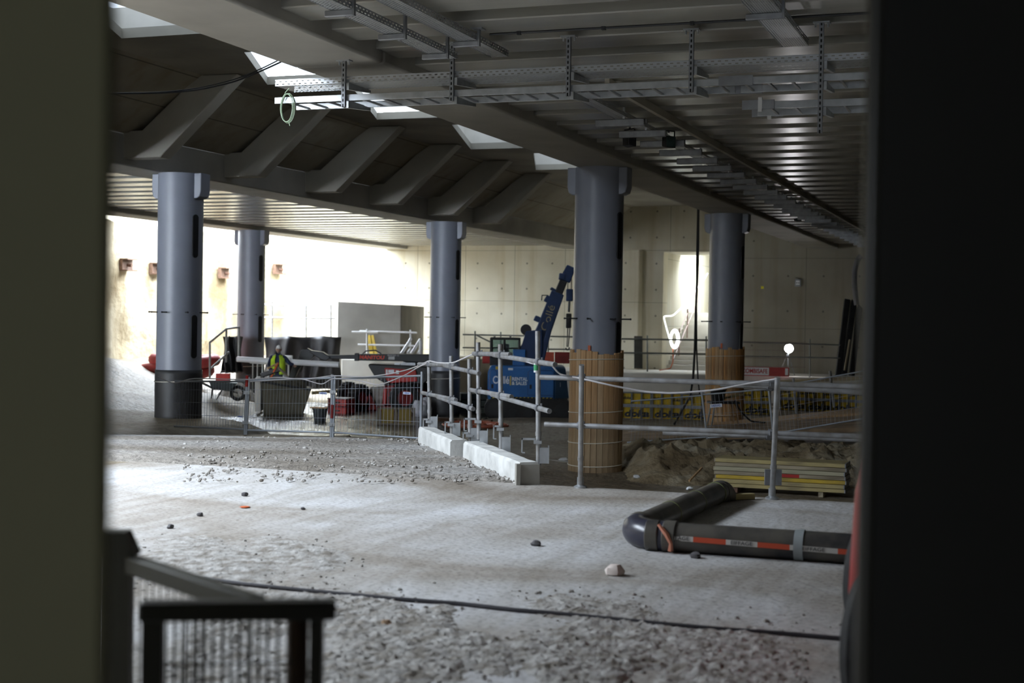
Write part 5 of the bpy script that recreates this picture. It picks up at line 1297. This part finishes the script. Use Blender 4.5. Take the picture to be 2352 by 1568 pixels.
for sx in (-1, 1):
    b = MB(); b.ball((sx*.078, .01, -.005), (.014, .026, .034), 10, 7); b.build('ear', skin_m, head)
    b = MB(); b.ball((sx*.030, -.083, .010), (.012, .008, .007), 10, 7); b.build('eye', M('eye', (.05, .04, .04), .3, var=0), head)
    b = MB(); b.box((sx*.031, -.091, .030), (.03, .008, .006)); b.build('eyebrow', M('brow', (.09, .07, .06), .8), head)
b = MB(); b.ball((0, -.088, -.06), (.024, .008, .006), 10, 6); b.build('mouth', M('lips', (.22, .08, .07), .5, var=0), head)
b = MB(); b.ball((0, 0, 0), 1, 22, 14)
b.v = [Vector((p.x*.084, p.y*.103+.008, max(p.z, .12 if p.y < -.35 else (-.45 if p.y > 0 else -.1))*.123+.006)) for p in b.v]; b.build('hair', grey_hair, head)
b = MB(); b.ball((0, -.05, -.085), (.052, .05, .032), 14, 8); b.build('beard', M('grey stubble', (.20, .16, .14), .9), head)
# vest
def vest(a, c):
    an = math.radians(-72+ (324)*a)-math.pi/2+math.radians(0)
    z = .93+.5*c; k = ss((z-1.3)/.13); w_ = .20-.015*abs(c-.4)-.05*k; d = .150-.05*k
    return (w_*math.sin(an+math.pi/2+math.radians(90))*1.02, .0+d*math.cos(an+math.pi/2+math.radians(90)), z)
for sx in (-1, 1):
    b = MB()
    def half(a, c, sx=sx):
        an = math.radians(18+162*a); z = .90+.56*c; k = ss((z-1.28)/.18); top = ss((z-1.33)/.13)
        w_ = .213-.07*top; d = .158-.045*top
        if top > 0 and a < .9: pass
        x = sx*w_*math.sin(an)+.0; y = -d*math.cos(an)
        if c > .55 and .35 < a < .62: z = min(z, 1.20+.0)
        return (x, y-.005, z)
    b.grid(half, 20, 12); b.build('vest', hivis, t, solid=.012)
    b = MB(); b.grid(lambda a, c: (sx*(.06+.09*a)*(1), -.118+.25*c, 1.385+.11*math.sin(c*math.pi)**.5*(1-.35*a)), 4, 14); b.build('vest_strap', hivis, t, solid=.012)
# hands: palm, four fingers and thumb, closed on what they hold
def hand(w_, d, up, curl, sx):
    w_ = Vector(w_); d = Vector(d).normalized(); up = Vector(up); s_ = d.cross(up).normalized()*sx; up = s_.cross(d)*sx
    V = {'w': (*w_, .030), 'p': (*(w_+d*.05), (.042, .02)), 'k': (*(w_+d*.09), (.042, .018))}
    E_ = [('w', 'p'), ('p', 'k')]; b_o = skin('hand', V, E_, skin_m, t, 2)
    for i, L in enumerate((.072, .082, .076, .06)):
        r0 = w_+d*.085+s_*(.031-.0205*i); a1, a2 = .5*curl, 1.3*curl
        p1 = r0+(d*math.cos(a1)-up*math.sin(a1))*L*.45; p2 = p1+(d*math.cos(a2)-up*math.sin(a2))*L*.33; p3 = p2+(d*math.cos(a2+.8*curl)-up*math.sin(a2+.8*curl))*L*.25
        skin('finger', {'a': (*r0, .0095), 'b': (*p1, .009), 'c': (*p2, .0085), 'd': (*p3, .007)}, [('a', 'b'), ('b', 'c'), ('c', 'd')], skin_m, b_o, 1)
    r0 = w_+d*.03+s_*.035; p1 = r0+s_*.028+d*.03-up*.012; p2 = p1+d*.03-up*.02
    skin('thumb', {'a': (*r0, .012), 'b': (*p1, .0105), 'c': (*p2, .008)}, [('a', 'b'), ('b', 'c')], skin_m, b_o, 1)
PA, PB = at(541, 825, 42.45), at(777, 838, 42.0)
kk = (at(665, 832, 42.3).x-PA.x)/(PB.x-PA.x); pc = PA.lerp(PB, kk)-o0
hand((.45, .10, 1.21), (.25, .25, -.5), (0, -1, -.3), .9, 1)
hand((-.12, -.22, 1.03), (.75, -.35, -.35), (0, .3, 1), .8, -1)
for sx, x, y in ((-1, -.14, -.07), (1, .15, -.03)):
    b = MB(); b.ball((x, y, .07+f), (.055, .14, .07), 14, 9); b.build('boot', black, t)
# the white pipe and the white frame it rests on
b = MB(); b.pipe(PA+Vector((0, .24, 0)), PB+Vector((0, .24, 0)), .082, .012, 22); o = b.build('white_pipe', white_p); tag(o, 'long white plastic pipe carried at the waist of the worker', 'pipe')
p0, p1 = at(574, 831, 43.2), at(632, 836, 43.2); g0 = gz(p0.x, p0.y)
t = thing('white_trestle', 'white railing frame standing behind the rubble skip', 'trestle', (p0.x, p0.y, g0))
b = MB(); b.tube(p0, p1, .04, 10); b.build('top_rail', white_p, t, world=True)
for k in (.12, .3, .5, .75, .95):
    q = p0.lerp(p1, k); b = MB(); b.tube((q.x, q.y, g0), q, .022, 8); b.build('upright', galv, t, world=True)
# small second white tube behind
a_, c_ = at(648, 819, 44.5), at(672, 820, 44.5); b = MB(); b.tube(a_, c_, .05, 10); b.tube(c_-Vector((.12, 0, 0)), Vector((c_.x-.12, c_.y, gz(c_.x, c_.y))), .03, 8); b.tube(a_+Vector((.05, 0, 0)), Vector((a_.x+.05, a_.y, gz(a_.x, a_.y))), .03, 8); o = b.build('white_tube_stand', white_p); tag(o, 'short white tube on legs beyond the worker', 'stand')
# ------------------------------------------------------------------ things close to the viewpoint
D = 1.62; xe = at(240, 784, D).x
t = thing('hoarding_panel', 'blurred olive hoarding panel filling the near edge of the view', 'hoarding', (xe-.55, D+.02, 0), 0)
b = MB(); b.bx(-.55, .55, -.018, .018, 0.0, 2.6); b.build('board', olive, t, bev=.006)
b = MB(); b.bx(-.55, -.47, .018, .07, 0.0, 2.6); b.build('batten', olive, t)
D = 2.5; xe = at(1979, 784, D).x
blk = M('black painted board', (.008, .0075, .005), .55, var=.1)
t = thing('door_leaf', 'nearly black site door filling the shadowed edge of the view', 'door', (xe, D, 0), .04)
b = MB(); b.bx(.02, 1.2, -.02, .02, 0.0, 2.8); b.build('board', blk, t)
b = MB(); b.tube((.014, -.0, 0.0), (.014, -.0, 2.8), .016, 18); b.build('edge_tube', M('dark edge tube', (.03, .027, .019), .35, var=0), t)
b = MB(); b.tube((.022, .05, 0), (.022, .05, 1.53), .010, 16); b.build('inner_tube', M('black edge tube', (.01, .01, .01), .2, var=0), t)
# wire barrier in front
bk = M('dark barrier paint', (.016, .016, .012), .5, var=.1); bo = M('olive barrier paint', (.04, .036, .017), .6, var=.1); br = M('brown barrier tube', (.05, .025, .012), .5, .2)
zt = .87
def lv(px, py, z): return atz(px, py, z)
c0, c1 = lv(322, 1402, zt-.02), lv(772, 1398, zt-.02); lp = at(277, 1218, 4.15)
t = thing('wire_barrier', 'dark low wire barrier close to the viewpoint, its top rail blurred', 'barrier', (c1.x, c1.y, 0))
b = MB(); b.bar(c0, c1, .06, .045); b.build('top_rail', bk, t, world=True, bev=.006)
b = MB(); b.bar((c1.x-.045, c1.y, 0), (c1.x-.045, c1.y, zt-.04), .03, .04, (0, 1, 0)); b.build('post', bk, t, world=True)
q = at(683, 1480, c1.y+.04); b = MB(); b.tube((q.x, q.y, 0), (q.x, q.y, zt-.05), .027, 16); b.build('post', br, t, world=True)
q2 = at(352, 1480, c0.y); b = MB(); b.bar((q2.x, q2.y, 0), (q2.x, q2.y, zt-.03), .05, .03, (0, 1, 0)); b.build('post', bk, t, world=True)
b = MB()
xs = q2.x+.05
while xs < q.x-.02:
    y = c0.y+(c1.y-c0.y)*(xs-c0.x)/(c1.x-c0.x); b.tube((xs, y, .1), (xs+.002*math.sin(xs*90), y, zt-.04), .0042, 6); xs += .0215
for z in (.12, .35, .55, .72): b.tube((q2.x, c0.y, z), (q.x, c1.y, z), .0022, 5)
b.build('wire_mesh', bk, t, world=True)
s0 = at(305, 1296, 4.1); s1 = at(590, 1392, 3.5)
t = thing('wire_barrier', 'olive wire barrier slanting away behind the dark one', 'barrier', (s0.x, s0.y, 0))
b = MB(); b.bar(s0, s1, .05, .05); b.build('top_rail', bo, t, world=True, bev=.005)
b = MB(); b.bar((lp.x, lp.y, 0), (lp.x, lp.y, lp.z-.06), .07, .06, (0, 1, 0)); b.build('post', bo, t, world=True)
b = MB(); m = T(lp.x, lp.y, lp.z-.07); b.hexa([(-.055, -.05, 0), (.05, -.05, 0), (-.055, .05, 0), (.05, .05, 0), (-.05, -.035, .07), (.022, -.035, .07), (-.05, .035, .07), (.022, .035, .07)], m); b.build('post_cap', bo, t, world=True)
b = MB(); n = 16
for k in range(1, n):
    p = s0.lerp(s1, k/n); b.tube((p.x, p.y, .1), (p.x, p.y, p.z-.02), .0022, 5)
for z in (.2, .4, .6): b.tube((s0.x, s0.y, z), (s1.x, s1.y, z), .0022, 5)
b.build('wire_mesh', bo, t, world=True)
# red dumper half hidden behind the door
p = atz(1955, 1568, .0); Dd = 5.9; x0 = at(1944, 1300, Dd).x
t = thing('site_dumper', 'red site dumper mostly hidden behind the dark door', 'dumper', (x0, Dd, 0), -.235)
b = MB(); b.hexa([(.0, .0, .28), (1.3, .0, .28), (.05, 1.6, .28), (1.3, 1.6, .28), (.03, -.05, .93), (1.3, -.05, .93), (.06, 1.6, .93), (1.3, 1.6, .93)]); b.build('body', red_p, t, bev=.06)
b = MB(); b.bx(.05, 1.2, -.2, 1.3, .12, .3); b.build('chassis', dark_met, t)
for y in (-.25, 1.2):
    b = MB(); m = T(.17, y, .31) @ rotz(1.25) @ Matrix.Rotation(math.pi/2, 4, 'X'); b.lathe([(.16, -.1), (.27, -.11), (.31, -.07), (.31, .07), (.27, .11), (.16, .1)], 28, m, cap=False); w_ = b.build('wheel', rubber, t)
    b = MB(); b.lathe([(.165, -.08), (.165, .08)], 20, m); b.build('hub', red_dk, w_)
# ------------------------------------------------------------------ light, world, camera
w = bpy.data.worlds.new('overcast sky'); sc.world = w; w.use_nodes = True
bg = w.node_tree.nodes['Background']; bg.inputs[0].default_value = (.80, .89, 1.0, 1); bg.inputs[1].default_value = SKY
def portal(name, c, sx, sy, normal):
    l = bpy.data.lights.new(name, 'AREA'); l.shape = 'RECTANGLE'; l.size = sx; l.size_y = sy; l.cycles.is_portal = True
    o = bpy.data.objects.new(name, l); COL.objects.link(o)
    n = (HALL.to_3x3() @ Vector(normal)).normalized(); o.matrix_world = frame(hall(*c), HALL.to_3x3() @ Vector((0, 1, 0)) if abs(normal[1]) < .5 else HALL.to_3x3() @ Vector((1, 0, 0)), -n)
    o.rotation_euler = o.matrix_world.to_euler(); o.location = hall(*c)
portal('sky_light_road', (7.6, -11.55, 6.15), 8.2, 3.7, (0, 0, -1))
portal('sky_light_pit', (47.5, -27.4, 4.7), 12, 4.6, (0, 0, -1))
portal('sky_light_stairs', (58.2, -11.9, 6.0), 3.6, 3.1, (0, 0, -1))
portal('sky_fill_behind', (-6.2, -1, 1.95), 1.2, .9, (0, 1, 0))  # sky through the gap added behind the camera
cd = bpy.data.cameras.new('camera'); co = bpy.data.objects.new('camera', cd); COL.objects.link(co)
cd.sensor_width = 36; cd.lens = F/2352*36; cd.clip_start = .05; cd.clip_end = 300
co.matrix_world = Matrix.Translation(CAM) @ CR.to_4x4()
cd.dof.use_dof = True; cd.dof.focus_distance = 17; cd.dof.aperture_fstop = 2.2
sc.camera = co
sc.view_settings.view_transform = 'Standard'; sc.view_settings.look = 'None'
sc.view_settings.gamma = 1; sc.view_settings.use_curve_mapping = False
sc.view_settings.exposure = EXPO
try:
    sc.cycles.use_denoising = True; sc.cycles.use_adaptive_sampling = True; sc.cycles.adaptive_threshold = .03
    sc.cycles.max_bounces = 10; sc.cycles.diffuse_bounces = 6; sc.cycles.glossy_bounces = 4
    sc.cycles.transparent_max_bounces = 12; sc.cycles.sample_clamp_indirect = 6
    sc.cycles.caustics_reflective = False; sc.cycles.caustics_refractive = False
except Exception: pass
